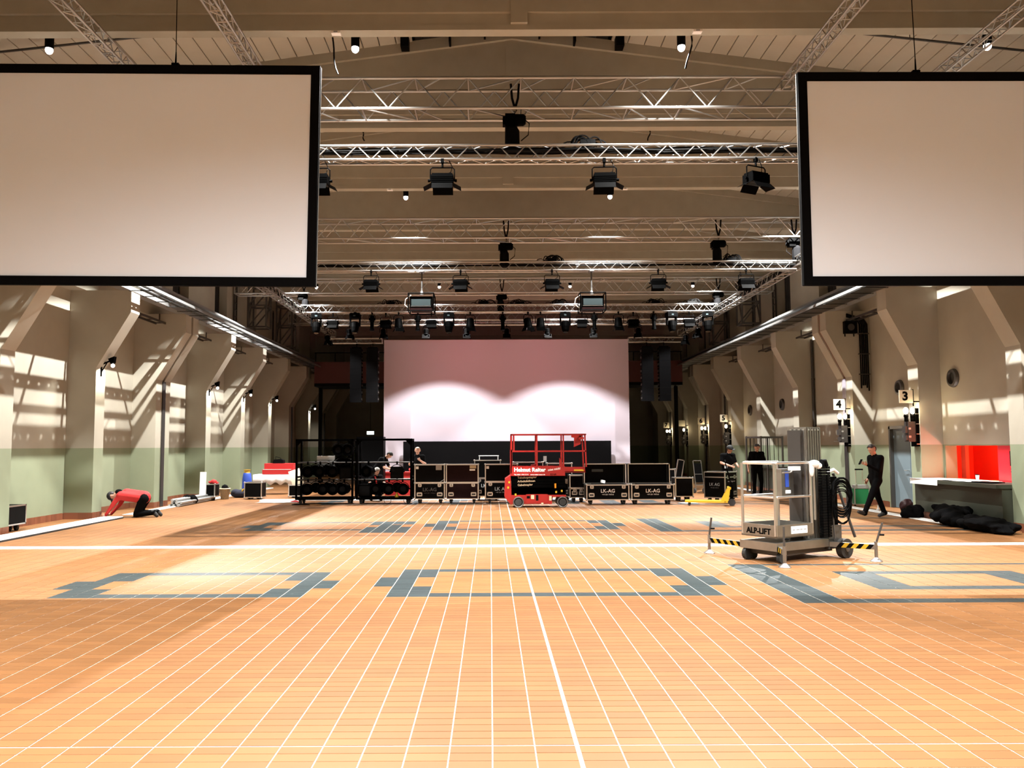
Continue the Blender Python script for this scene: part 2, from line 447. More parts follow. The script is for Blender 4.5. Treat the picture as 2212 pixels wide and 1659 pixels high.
# windows
n = 0
for side, xu in (('l', UP_L), ('r', UP_R)):
    s = -1 if side == 'l' else 1
    for (a, b, c, d) in wins:
        n += 1
        x = xu + s * .3
        w = struct(MB().bb(min(x, x + s * .06), a, c, max(x, x + s * .06), b, c + .07).bb(min(x, x + s * .06), a, d - .07, max(x, x + s * .06), b, d)
                   .bb(min(x, x + s * .06), a, c, max(x, x + s * .06), a + .06, d).bb(min(x, x + s * .06), b - .06, c, max(x, x + s * .06), b, d).build('window_%d' % n, 'steel_dark'))
        for i in range(5):
            ya = a + .06 + (b - a - .12) * i / 5; yb = ya + (b - a - .12) / 5 - .02
            MB().bb(min(x + s * .02, x + s * .04), ya, c + .07, max(x + s * .02, x + s * .04), yb, d - .07).build('pane', 'dark_void', w)
        MB().bb(x + s * .06 if s < 0 else x + .06, a, c, x + s * .08 if s < 0 else x + .08, b, d).build('backing', 'dark_void', w)
        MB().bb(min(xu - s * .02, xu + s * .3), a - .03, c - .04, max(xu - s * .02, xu + s * .3), b + .03, c).build('window_sill', 'plaster', w)

# ---- ceiling
def YM(k): return 12.6 + 3.98 * (k - 1)       # roof beams
def YL(k): return YM(k) + .25                    # downlights on their far side
SL = 0.13
def zr(x): return 10.2 - SL * abs(x - XC)
e1, e2 = -10.85, 11.8
xa, xb = XC - 2.02, XC + 2.02        # open ridge lantern between these
ceiling = struct(MB().prism([(e1, zr(e1) + .06), (xa, zr(xa) + .06), (xa, zr(xa) + .3), (e1, zr(e1) + .3)], 'y', -9.3, 57.9)
                 .prism([(xb, zr(xb) + .06), (e2, zr(e2) + .06), (e2, zr(e2) + .3), (xb, zr(xb) + .3)], 'y', -9.3, 57.9)
                 .bb(xa - .1, -9.3, 9.99, xa, 57.9, 11.2).bb(xb, -9.3, 9.99, xb + .1, 57.9, 11.2).bb(xa - .1, -9.3, 11.2, xb + .1, 57.9, 11.3).build('ceiling', 'dark_void'))
PW = 0.335
def plank_poly(s): return [(-PW / 2 + .011, s * SL * PW / 2), (PW / 2 - .011, -s * SL * PW / 2), (PW / 2 - .011, -s * SL * PW / 2 + .05), (-PW / 2 + .011, s * SL * PW / 2 + .05)]
plank_me = {s: MB().prism(plank_poly(s), 'y', -1.84, 1.84).build('plank', 'plank') for s in (-1, 1)}
field = MB()
for k in range(-4, 11):
    for s in (-1, 1):
        for i in range(33):
            d = PW * (i + .5)
            if d < 2.1 or d > 10.9: continue
            x = XC + s * d; y = YM(k) + 1.99
            if k in (1, 2, 3):
                o = plank_me[s].copy(); COL.objects.link(o); o.parent = ceiling; o.location = (x, y, zr(x))
            else:
                field.prism([(p[0] + x, p[1] + zr(x)) for p in plank_poly(s)], 'y', y - 1.84, y + 1.84)
for q in plank_me.values(): bpy.data.objects.remove(q)
f = field.build('plank_field', 'plank', ceiling); f['kind'] = 'stuff'
# ridge vent: dark opening with brackets
for k in range(0, 4):
    for s in (-1, 1):
        for d, w, h in ((2.15, .16, .32), (1.25, .04, .34), (.55, .04, .28)):
            x = XC + s * d
            MB().bb(x - w / 2, YM(k + 1) - .55, zr(x) - h + .1, x + w / 2, YM(k + 1) - .3, zr(x) + .05).build('vent_bracket', 'black', ceiling)
bm_up = MB().prism([(UP_L, 8.46), (UP_R, 8.46), (UP_R, zr(UP_R)), (XC, 10.2), (UP_L, zr(UP_L))], 'y', -.16, .16).bb(UP_L, -.1, 8.28, UP_R, .1, 8.47).build('beam', 'concrete')
bm_fl = MB().bb(UP_L, -.108, 8.2, UP_R, .108, 8.285).build('flange', 'concrete')
bm_rb = MB().bb(XC - .13, -.175, 8.285, XC + .13, .175, 10.1).build('rib', 'concrete')
t = .2
bm_hn = MB().prism([(UP_L, zr(UP_L) - t), (XC, 10.2 - t), (UP_R, zr(UP_R) - t), (UP_R, zr(UP_R) + .02), (XC, 10.22), (UP_L, zr(UP_L) + .02)], 'y', -.24, .24).build('haunch', 'concrete')
for k in range(-3, 12):
    b = bm_up.copy(); COL.objects.link(b); b.parent = ceiling; b.location = (0, YM(k), 0)
    for q in (bm_fl, bm_rb, bm_hn):
        c = q.copy(); COL.objects.link(c); c.parent = b
for q in (bm_up, bm_fl, bm_rb, bm_hn): bpy.data.objects.remove(q)

# ---- right booth: red room behind the counter opening, and the door
mb = MB()
mb.bb(13.6, 16.4, 0, 13.7, 21.4, 2.7).bb(11.5, 16.3, 0, 13.7, 16.4, 2.7).bb(11.5, 21.4, 0, 13.7, 21.5, 2.7).bb(11.5, 16.3, 2.7, 13.7, 21.5, 2.8).bb(11.5, 16.3, -.1, 13.7, 21.5, 0)
booth = struct(mb.build('wall_booth', 'red_wall'))
MB().bb(12.35, 20.3, 0, 12.5, 21.4, 2.7).build('partition', 'red_wall', booth)
MB().bb(11.6, 20.42, .92, 11.68, 20.62, 1.72).build('reveal_panel', 'red_wall', booth)
pl = struct(MB().bb(11.25, 17.35, .92, 11.28, 18.55, 1.72).build('window_41', 'red_plastic'))
# printed emblem on the sliding panel
for (a, b, c, d) in ((17.72, 18.12, 1.58, 1.6), (17.72, 18.12, 1.28, 1.3), (17.72, 17.74, 1.28, 1.6), (18.1, 18.12, 1.28, 1.6), (17.82, 18.02, 1.5, 1.54), (17.82, 18.02, 1.34, 1.38), (17.89, 17.95, 1.38, 1.5), (17.75, 18.1, 1.2, 1.225), (17.75, 18.1, 1.14, 1.165)):
    MB().bb(11.242, a, c, 11.25, b, d).build('emblem_stroke', 'maroon_laminate', pl)
mat('red_glow', (1, .1, .05), .4, emit=(1.0, .12, .04), es=12)
MB().bb(13.5, 18.2, 0, 13.6, 19.5, 2.3).build('back_door', 'maroon_laminate', booth)
bl = thing('booth_lamp', 'small red glowing lamp inside the red booth behind the counter', 'lamp', (11.85, 18.9, .92))
MB().bb(-.3, -.5, -.92, .3, .5, 0).build('stand', 'red_wall', bl)
MB().lathe([(.06, 0), (.05, .02), (.02, .06), (.02, .2)], (0, 0, 0), (0, 0, 1), 12).build('foot', 'black_metal', bl)
MB().sph((0, 0, .27), (.05, .05, .07), 12, 8).build('bulb', 'red_glow', bl, smooth=True)
point(bl, (-.09, 0, .3), 190, (1.0, .17, .06), .06)
point(bl, (1.0, -.4, 1.3), 130, (1.0, .17, .06), .1)
d = struct(MB().bb(11.2, 23.42, 0, 11.52, 23.5, 2.26).bb(11.2, 21.5, 0, 11.52, 21.58, 2.26).bb(11.2, 21.5, 2.18, 11.52, 23.5, 2.26).build('door_1', 'steel_grey'))
MB().bb(11.3, 22.52, .01, 11.34, 23.42, 2.18).build('door_leaf', 'door_blue', d)
MB().bb(11.3, 21.58, .01, 11.34, 22.5, 2.18).build('door_leaf', 'door_blue', d)
MB().cyl((11.3, 22.6, 1.05), (11.24, 22.6, 1.05), .012).cyl((11.24, 22.6, 1.05), (11.24, 22.74, 1.05), .012).build('door_handle', 'alu', d)

# ================================================================ crane rails with cable trays
def crane_rail(side):
    s = 1 if side == 'l' else -1
    def X(x): return x if side == 'l' else 2 * XC - x       # mirror about the hall axis
    t = thing('crane_rail', 'long dark steel crane rail with cable trays along the ' + ('left' if side == 'l' else 'right') + ' wall', 'crane rail', (0, 0, 5.7))
    def bb(mb, x0, y0, z0, x1, y1, z1): a, b = sorted((X(x0), X(x1))); mb.bb(a, y0, z0, b, y1, z1)
    y0, y1 = -8, 52
    mb = MB(); bb(mb, -9.3, y0, 0, -9.0, y1, .04); bb(mb, -9.17, y0, .04, -9.13, y1, .42); bb(mb, -9.3, y0, .42, -9.0, y1, .46); bb(mb, -9.18, y0, .46, -9.12, y1, .54)
    bb(mb, -9.015, y0, -.02, -8.985, y1, .1); mb.build('girder', 'rail_steel', t)
    mem = ((-8.41, -8.31, True), (-8.535, -8.49, False), (-8.765, -8.655, True)) if side == 'l' else ((-8.35, -8.24, True), (-8.72, -8.44, False), (-8.985, -8.72, False))
    for (a, b, perf) in mem:
        mb = MB()
        if perf:
            w = (b - a) * .36
            bb(mb, a, y0, -.012, a + w, y1, .0); bb(mb, b - w, y0, -.012, b, y1, .0)
            y = y0
            while y < y1:
                bb(mb, a + w, y, -.012, b - w, y + .17, .0); y += .21
        else: bb(mb, a, y0, -.012, b, y1, .0)
        bb(mb, a, y0, 0, a + .005, y1, .012); bb(mb, b - .005, y0, 0, b, y1, .012)
        mb.build('cable_tray', 'tray_steel', t)
        mb = MB()
        xx = a + (b - a) * .5; mb.tube([(X(xx + .006 * math.sin(q * 2.1)), y0 + q * (y1 - y0) / 30, .008) for q in range(31)], .008, 5)
        mb.build('cable', 'black', t)
    rung = MB(); bb(rung, -9.05, 0, -.03, -8.31, .045, -.013)
    rme = rung.mesh('tray_rung', 'tray_steel'); y = y0 + .3
    while y < y1:
        o = bpy.data.objects.new('tray_rung', rme); COL.objects.link(o); o.parent = t; o.location = (0, y, 0); y += 0.81
    xe = -8.31 if side == 'l' else -8.24
    mb = MB(); bb(mb, xe, y0, -.07, xe + .02, y1, .0); mb.build('edge_profile', 'rail_steel', t)
    return t
crane_rail('l'); crane_rail('r')
def ladder_tray(side, k, z=5.42, vertical=False, label=''):
    x = -9.75 if side == 'l' else 2 * XC + 9.75
    t = thing('ladder_tray', label, 'cable tray', (x, YB(k) + 2.02, z))
    for q in (-.14, .14): MB().bar((q, -1.5, 0), (q, 1.5, 0), .03, .06).build('side_rail', 'steel_dark', t)
    for i in range(5): MB().bar((-.14, -1.4 + .7 * i, 0), (.14, -1.4 + .7 * i, 0), .03, .03).build('rung', 'steel_dark', t)
    for q in (-1.4, 1.4): MB().bar((0, q, .0), (0, q, .27), .03).build('hanger', 'steel_dark', t)
for side in ('l', 'r'):
    for k in (3, 4, 5, 6):
        nm = {3: 'nearest to the camera', 4: 'second from the camera', 5: 'third from the camera', 6: 'farthest from the camera'}[k]
        ladder_tray(side, k, label='dark ladder tray hung under the %s crane rail, %s' % ('left' if side == 'l' else 'right', nm))

# steel lattice frames above the rails
def lattice_frame(x, y, z0, z1, label):
    t = thing('lattice_frame', label, 'steel frame', (x, y, z0))
    h = z1 - z0; a = .35
    for sx in (-a, a):
        for sy in (-a, a): MB().bar((sx, sy, 0), (sx, sy, h), .06).build('post', 'steel_grey', t)
    for z in (0, h - .05, h * .5):
        MB().bar((-a, -a, z), (a, -a, z), .06).bar((-a, a, z), (a, a, z), .06).bar((-a, -a, z), (-a, a, z), .06).bar((a, -a, z), (a, a, z), .06).build('frame_ring', 'steel_grey', t)
    for sy in (-a, a):
        MB().bar((-a, sy, 0), (a, sy, h * .5), .045).build('brace', 'steel_grey', t); MB().bar((-a, sy, h * .5), (a, sy, h), .045).build('brace', 'steel_grey', t)
    for sx in (-a, a):
        MB().bar((sx, -a, 0), (sx, a, h), .045).build('brace', 'steel_grey', t)
    MB().bar((-a, -a, h), (-1.2 * a, -a, h + .6), .05).build('tie', 'steel_grey', t)
lattice_frame(-9.2, 33.0, 6.5, 8.2, 'grey steel lattice frame above the left rail, nearer one')
lattice_frame(-9.35, 37.9, 6.3, 8.2, 'dark steel lattice frame above the left rail, farther one')
lattice_frame(10.2, 32.6, 6.5, 8.2, 'grey steel lattice frame above the right rail, nearer one')
lattice_frame(10.3, 37.2, 6.3, 8.2, 'dark steel lattice frame above the right rail, farther one')
for side, x, y in (('left', -10.06, 32.6), ('right', 11.0, 31.9)):
    t = thing('wall_ladder', 'dark vertical ladder tray on the upper %s wall beside the lattice frame' % side, 'cable tray', (x, y, 6.2))
    for q in (-.16, .16): MB().bb(-.03, q - .025, 0, .03, q + .025, 2.2).build('side_rail', 'steel_dark', t)
    for i in range(8): MB().bb(-.02, -.16, .15 + .27 * i, .02, .16, .18 + .27 * i).build('rung', 'steel_dark', t)

# ================================================================ ceiling downlights
dl = thing('ceiling_downlight', '', 'lamp', (0, 0, 8.2), group='downlights under the ceiling beams')
MB().cyl((0, 0, -.1), (0, 0, .26), .068, n=18).build('housing', 'black', dl)
MB().bb(-.03, -.16, .1, .03, -.04, .16).build('mount', 'black', dl)
MB().sph((0, 0, -.12), (.06, .06, .07), 16, 10).build('lens', 'lamp_glow', dl, smooth=True)
first = True
NAMES = {-3: 'behind the viewer', -1: 'above the viewer', 1: 'first beam in view', 3: 'third beam in view', 5: 'fifth beam in view'}
for k in (-3, -1, 1, 3, 5):
    for nm, dx in (('far left', -7.48), ('inner left', -2.6), ('inner right', 2.6), ('far right', 7.48)):
        lab = 'black cylinder downlight under the %s, %s of four' % (NAMES[k], nm)
        if first: o = dl; o.location = (XC + dx, YL(k), 8.2); o['label'] = lab; CHILD[dl.name] = [(c, []) for c in kids(dl)]; first = False
        else: o = tree_copy(dl, (XC + dx, YL(k), 8.2), label=lab)
        inner = nm.startswith('inner')
        wide = inner and k == -1
        spot(o, (0, 0, -.225), (0, 0, -2), LAMP_W * (.72 if wide else .35 if (k == 5 and inner) else .95 if inner else 1.5), 150 if wide else (112 if not inner else 136 if k == 1 else 104), .85 if wide else (.2 if not inner else .6 if k == 1 else .5), (1.0, .985, .955), .022)
for nm, dx in (('far left', -7.48), ('inner left', -2.6), ('inner right', 2.6), ('far right', 7.48)):
    o = tree_copy(dl, (XC + .12 + dx, YL(6), 8.2), label='black cylinder downlight close before the far screen, %s of four' % nm)
    spot(o, (0, 0, -.225), (0, 0, -2), LAMP_W * (1.15 if 'inner' in nm else .4), 98, .22, (1.0, .97, .96), .03)
for k, x in ((1, -2.38), (1, 3.25), (3, -2.5), (3, 3.4)):
    t = thing('smoke_detector', 'small white square box on the underside of the %s beam, %s' % ('first' if k == 1 else 'third', 'left of the rib' if x < 0 else 'right of the rib'), 'detector', (x, YM(k) - .05, 8.2))
    MB().bb(-.07, -.05, -.035, .07, .05, 0).build('housing', 'white', t); MB().bb(-.03, -.06, -.03, .03, -.05, -.01).build('grille', 'grey_text', t)
for k, x, L, sl in ((1, -2.47, .62, .1), (1, 3.2, .55, -.1), (2, -2.6, .2, .04), (2, 3.3, .22, -.04)):
    tag(MB().tube([(x + sl * (i / 6) ** 2 * 1.0 + .015 * math.sin(i), YM(k) + .12, 8.22 - L * i / 6) for i in range(7)], .014, 6).build('hanging_cable', 'black'),
        'loose black cable end hanging from the %s beam, %s' % ('first' if k == 1 else 'second', 'left side' if x < 0 else 'right side'), 'cable')

# ================================================================ projection screens
def side_screen(label, x0, x1, z0, z1, y, tilt, wires, wire_top):
    t = thing('projection_screen', label, 'screen', ((x0 + x1) / 2, y, z0))
    t.rotation_euler = (0, tilt, 0)
    w, h, b = x1 - x0, z1 - z0, .125
    MB().bb(-w / 2 + b, -.012, b, w / 2 - b, .004, h - b).build('canvas', 'screen_white', t)
    MB().bb(-w / 2, -.03, h - b, w / 2, .03, h).build('frame_bar', 'black_fabric', t)
    MB().bb(-w / 2, -.03, 0, w / 2, .03, b).build('frame_bar', 'black_fabric', t)
    MB().bb(-w / 2, -.03, b, -w / 2 + b, .03, h - b).build('frame_bar', 'black_fabric', t)
    MB().bb(w / 2 - b, -.03, b, w / 2, .03, h - b).build('frame_bar', 'black_fabric', t)
    MB().bb(-w / 2 + b, .01, b, w / 2 - b, .02, h - b).build('back_cloth', 'black_fabric', t)
    for x in (-w / 2 + .008, w / 2 - .008):
        MB().bb(x - .014, .03, 0, x + .014, .05, h).build('back_tube', 'alu_dull', t)
    for wx in wires:
        x = wx - (x0 + x1) / 2
        MB().cyl((x, 0, h + .2), (x - .04, 0, h + wire_top), .006, n=6).build('hanging_wire', 'black_metal', t)
        MB().cyl((x, 0, h + .03), (x, 0, h + .2), .014, .008, n=8).bb(x - .05, -.03, h, x + .05, .03, h + .03).build('wire_clamp', 'black_metal', t)
side_screen('large white projection screen in a black frame hanging on the left', -7.95, -2.39, 3.97, 7.09, 11.3, .011, (-4.42, -7.4), 2.35)
side_screen('large white projection screen in a black frame hanging on the right', 4.3, 9.6, 3.92, 6.93, 11.3, 0.003, (5.96, 8.7), 2.4)

ms = thing('stage_screen', 'wide white projection wall standing at the far end of the hall', 'screen', (.71, 36.5, 0))
MB().bb(-5.38, 0, 0, 5.38, .04, 6.44).build('projection_surface', 'stage_white', ms)
for x in (-5.2, 0, 5.2): MB().bb(x - .04, .04, 0, x + .04, .3, 6.3).build('support_post', 'steel_dark', ms)
sf = thing('black_partition', 'long low black partition standing in front of the far projection wall', 'partition', (.72, 36.1, 0))
for i in range(9): MB().bb(-4.49 + i * .998, 0, 0, -4.49 + (i + 1) * .998, .05, 1.97).build('panel_section', 'black_fabric', sf)
MB().bb(-4.49, .05, 1.8, 4.49, .1, 1.9).build('rear_bar', 'black_metal', sf)

# ================================================================ trusses
def truss(label, axis, s0, L, c, ztop, a, V, rc, rd, single, group=None, m='alu_truss'):
    loc = (s0, c, ztop - a) if axis == 'x' else (c, s0, ztop - a)
    t = thing('lighting_truss', label, 'truss', loc, 0, group)
    b = a / 2
    P = (lambda u, w, z: (u, w, z)) if axis == 'x' else (lambda u, w, z: (w, u, z))
    corners = [(-b, 0), (b, 0), (b, a), (-b, a)]
    for w, z in corners: rod('chord', P(0, w, z), P(L, w, z), rc, m, t, 10)
    nV = int(L / V)
    for fi in range(4):
        (w0, z0), (w1, z1) = corners[fi], corners[(fi + 1) % 4]
        mb = MB()
        for i in range(nV):
            u = i * V
            ph = fi % 2
            A = P(u, w0, z0); B = P(u + V / 2, w1, z1); C = P(u + V, w0, z0)
            if fi in (1, 3):
                if single:
                    rod('brace', A, B, rd, m, t, 6); rod('brace', B, C, rd, m, t, 6)
                else: mb.cyl(A, B, rd, n=5, caps=False).cyl(B, C, rd, n=5, caps=False)
            else:
                if single:
                    rod('brace', A, B if i % 2 else P(u + V, w1, z1), rd, m, t, 6)
                    rod('brace', C, P(u + V, w1, z1), rd, m, t, 6)
                else: mb.cyl(A, B, rd, n=5, caps=False).cyl(B, C, rd, n=5, caps=False)
        if not single: mb.build('lattice', m, t)
    for u in (0, L):
        for q in range(4):
            (w0, z0), (w1, z1) = corners[q], corners[(q + 1) % 4]
            rod('end_bar', P(u, w0, z0), P(u, w1, z1), rc * .9, m, t, 8)
    return t
YT = (13.75, 21.85, 29.85, 37.95)
truss('large aluminium box truss across the hall, highest and nearest one', 'x', -9.2, 19.4, 13.76, 7.89, .52, .885, .025, .0125, True)
truss('large aluminium box truss across the hall above the row of five panel lights', 'x', -9.2, 19.4, 21.87, 7.75, .52, .885, .025, .0125, True)
truss('large aluminium box truss across the hall above the moving lights', 'x', -9.2, 19.4, 29.95, 7.8, .52, .885, .025, .0125, True)
truss('large aluminium box truss across the hall behind the far projection wall', 'x', -9.2, 19.4, 37.95, 7.9, .52, .885, .025, .0125, False)
LT = {}
LT[2] = truss('slim aluminium truss carrying the nearest panel lights', 'x', -6.9, 15.25, 13.66, 6.75, .235, .47, .022, .011, False)
LT[4] = truss('slim aluminium truss carrying five panel lights and two projectors', 'x', -7.2, 15.4, 21.8, 6.6, .22, .46, .020, .008, False)
LT[6] = truss('slim aluminium truss carrying the row of moving lights', 'x', -7.0, 15.2, 29.9, 6.85, .26, .46, .022, .009, False)
LT[8] = truss('slim aluminium truss carrying five small spotlights before the far screen', 'x', -6.9, 15.0, 33.0, 6.78, .2, .46, .02, .008, False)
truss('slim aluminium truss running along the left side of the stage rig', 'y', 13.8, 21.9, -6.78, 6.72, .24, .46, .021, .009, False)
truss('slim aluminium truss running along the right side of the stage rig', 'y', 13.8, 21.9, 8.22, 6.72, .24, .46, .021, .009, False)
truss('short slim truss above the left speaker columns', 'x', -7.0, 2.4, 35.3, 6.35, .2, .4, .018, .007, False)
truss('short slim truss above the right speaker columns', 'x', 5.9, 2.4, 35.3, 6.35, .2, .4, .018, .007, False)
for lab, x in (('outer left', -5.72), ('inner left', -3.72), ('inner right', 4.97), ('outer right', 7.35)):
    truss('aluminium truss running overhead towards the stage above the %s screen, %s' % (lab.split()[1], lab.split()[0] + ' one'), 'y', -5.0, 18.3 if 'left' in lab else 18.5, x, 7.83, .17, .30, .017, .008, True)
# cable runs lying along trusses
def cable_run(label, a0, a1, c, z, n=3, axis='x', r=.016):
    t = MB()
    for j in range(n):
        q = [(a0 + (a1 - a0) * i / 40, c + .012 * math.sin(i * 1.3 + j) + .03 * (j - (n - 1) / 2), z + .012 * math.sin(i * .9 + 2 * j) + .02 * (j % 2)) for i in range(41)]
        t.tube([p if axis == 'x' else (p[1], p[0], p[2]) for p in q], r, 5)
    tag(t.build('cable_run', 'black'), label, 'cable')
cable_run('thick run of black cables lying inside the nearest slim truss', -6.8, 8.2, 13.66, 6.68, 8)
cable_run('black cables lying inside the slim truss with five panel lights', -6.8, 8.1, 21.84, 6.53, 4)
cable_run('black cables lying on the slim truss of moving lights', -6.8, 8.0, 29.93, 6.87)
cable_run('thick run of black cables inside the left side truss', 13.9, 35.4, -6.78, 6.62, 8, 'y')
cable_run('thick run of black cables inside the right side truss', 13.9, 35.4, 8.22, 6.62, 8, 'y')
def cable_bundle(label, x, y, z, w, h, seed):
    rnd = random.Random(seed); mb = MB()
    for j in range(11):
        c = x + (rnd.random() - .5) * w * .7; r = w * (.12 + .2 * rnd.random()); hh = h * (.55 + .45 * rnd.random()); dy = (rnd.random() - .5) * .15
        mb.tube([(c - r * math.cos(math.pi * i / 10), y + dy, z + hh * math.sin(math.pi * i / 10)) for i in range(11)], .013, 5)
    mb.box((x, y, z + .04), (w * .5, .16, .1))
    mb.tube([(x - w * .8 + .06 * i, y, z + .05 + .03 * math.sin(i)) for i in range(int(w * 1.6 / .06))], .012, 5)
    tag(mb.build('cable_bundle', 'black'), label, 'cable')
cable_bundle('tangle of black cables on top of the nearest slim truss', 1.65, 13.66, 6.77, .5, .17, 1)
cable_bundle('tangle of black cables on the panel light truss, near the middle', 1.65, 21.8, 6.62, .5, .2, 2)
cable_bundle('tangle of black cables on the panel light truss, right side', 6.4, 21.8, 6.62, .5, .2, 3)
for i, (x, nm) in enumerate(((-3.6, 'far left'), (-.2, 'just left of the middle'), (1.1, 'just right of the middle'), (2.5, 'above the right projector'), (6.0, 'right side'), (7.3, 'far right'))):
    cable_bundle('tangle of black cables on the moving light truss, ' + nm, x, 29.9, 6.87, .6, .2, 10 + i)

# ================================================================ chain hoists
def hoist(label, x, y, ztop, zbody, zbot, flip=1):
    t = thing('chain_hoist', label, 'hoist', (x, y, zbot))
    H = zbody - zbot
    for s in (-1, 1): MB().tube([(s * .07, 0, ztop - zbot), (s * .05, 0, ztop - zbot - .25), (0, 0, H + .1)], .022, 6).build('sling', 'black_fabric', t)
    MB().tube([(.0, 0, H + .12), (.025, 0, H + .07), (0, 0, H + .03), (-.02, 0, H + .06)], .012, 6).build('hook', 'steel_dark', t)
    MB().lathe([(.07, -.13), (.1, -.1), (.1, .12), (.07, .16)], (flip * .02, 0, H - .1), (1, 0, 0), 12).build('motor_body', 'black_metal', t)
    MB().bb(-.17, -.1, H - .24, .0, .1, H - .02).bb(-.21, -.07, H - .2, -.16, .07, H - .06).build('gear_case', 'black_metal', t)
    MB().lathe([(.11, 0), (.125, .1), (.12, H * .55), (.07, H - .2)], (-.05 * flip, 0, 0), (0, 0, 1), 10).build('chain_bag', 'black_fabric', t)
    MB().cyl((.03, 0, -.12), (.03, 0, H - .1), .009, n=6).build('chain', 'steel_dark', t)
    MB().tube([(.12 * flip, 0, H - .05), (.24 * flip, 0, H - .16), (.22 * flip, 0, H - .36), (.1 * flip, 0, H - .46)], .01, 5).build('control_cable', 'black', t)
hoist('black chain hoist under the nearest large truss, beside the ceiling rib', .44, 13.75, 7.89, 7.36, 6.74)
hoist('black chain hoist under the second large truss, at the middle', .44, 21.85, 7.75, 7.15, 6.5)
hoist('black chain hoist under the second large truss, right of the middle', 6.1, 21.85, 7.75, 7.2, 6.57)
hoist('black chain hoist under the second large truss, next to the right screen', 8.12, 21.85, 7.75, 7.25, 6.62, -1)
hoist('black chain hoist under the third large truss, at the middle', .44, 29.92, 7.8, 7.25, 6.62)
hoist('black chain hoist at the right end of the moving light truss', 8.3, 29.92, 7.8, 7.3, 6.75)
hoist('black chain hoist at the left end of the moving light truss', -6.75, 29.92, 7.8, 7.3, 6.75, -1)

# ================================================================ stage lights
def panel_light():
    t = thing('panel_light', '', 'stage light', (0, 0, 0), group='panel lights on the trusses')
    MB().cyl((0, 0, -.02), (0, 0, -.12), .018).bb(-.025, -.03, -.05, .025, .03, .02).build('clamp', 'black_metal', t)
    MB().tube([(-.2, 0, -.36), (-.2, 0, -.16), (-.17, 0, -.13), (.17, 0, -.13), (.2, 0, -.16), (.2, 0, -.36)], .011, 6).build('yoke', 'black_metal', t)
    MB().bb(-.185, -.12, -.42, .185, .12, -.28).bb(-.17, -.1, -.28, .17, .1, -.25).build('body', 'black_metal', t)
    for i in range(4): MB().bb(-.18, -.126, -.41 + .03 * i, .18, -.12, -.395 + .03 * i).build('cooling_fin', 'black_metal', t)
    MB().bb(-.17, -.11, -.425, .17, .11, -.42).build('diffuser', 'lens_dark', t)
    for s in (-1, 1):
        MB().prism([(s * .185, -.42), (s * .31, -.49), (s * .31, -.495), (s * .185, -.43)], 'y', -.11, .11).build('barn_door', 'black_metal', t)
        MB().prism([(s * .12, -.42), (s * .2, -.53), (s * .2, -.535), (s * .12, -.43)], 'x', -.17, .17).build('barn_door', 'black_metal', t)
        MB().cyl((s * .2, 0, -.35), (s * .24, 0, -.35), .025, n=8).build('knob', 'black_metal', t)
    MB().tube([(.05, 0, -.25), (.14, .02, -.2), (.16, .03, -.1), (.1, .03, .02)], .008, 5).build('power_cable', 'black', t)
    return t
PL = panel_light()
spots = [(-2.85, 13.545, 6.5, 'partly behind the left screen'), (-.78, 13.545, 6.5, 'on the nearest slim truss, left of the middle'), (1.91, 13.545, 6.5, 'on the nearest slim truss, right of the middle'), (4.43, 13.545, 6.5, 'on the nearest slim truss, next to the right screen'),
         (-3.13, 21.7, 6.375, 'on the second slim truss, leftmost of five'), (-.77, 21.7, 6.375, 'on the second slim truss, second of five'), (1.64, 21.7, 6.375, 'on the second slim truss, third of five'), (4.44, 21.7, 6.375, 'on the second slim truss, fourth of five'), (6.76, 21.7, 6.375, 'on the second slim truss, rightmost of five'),
         (-5.7, 29.98, 6.57, 'on the moving light truss, far left'), (-3.78, 29.98, 6.57, 'on the moving light truss, left side'), (-2.12, 29.98, 6.57, 'on the moving light truss, below the left projector'), (3.34, 29.98, 6.57, 'on the moving light truss, below the right projector'), (5.2, 29.98, 6.57, 'on the moving light truss, right side'), (7.23, 29.98, 6.57, 'on the moving light truss, far right')]
for i, (x, y, z, nm) in enumerate(spots):
    lab = 'black panel light with barn doors ' + nm
    rz = (.0, .0, -.05, .45)[i] if i < 4 else random.uniform(-.1, .1)
    if i == 0: PL.location = (x, y, z); PL['label'] = lab
    else: tree_copy(PL, (x, y, z), rz, lab)

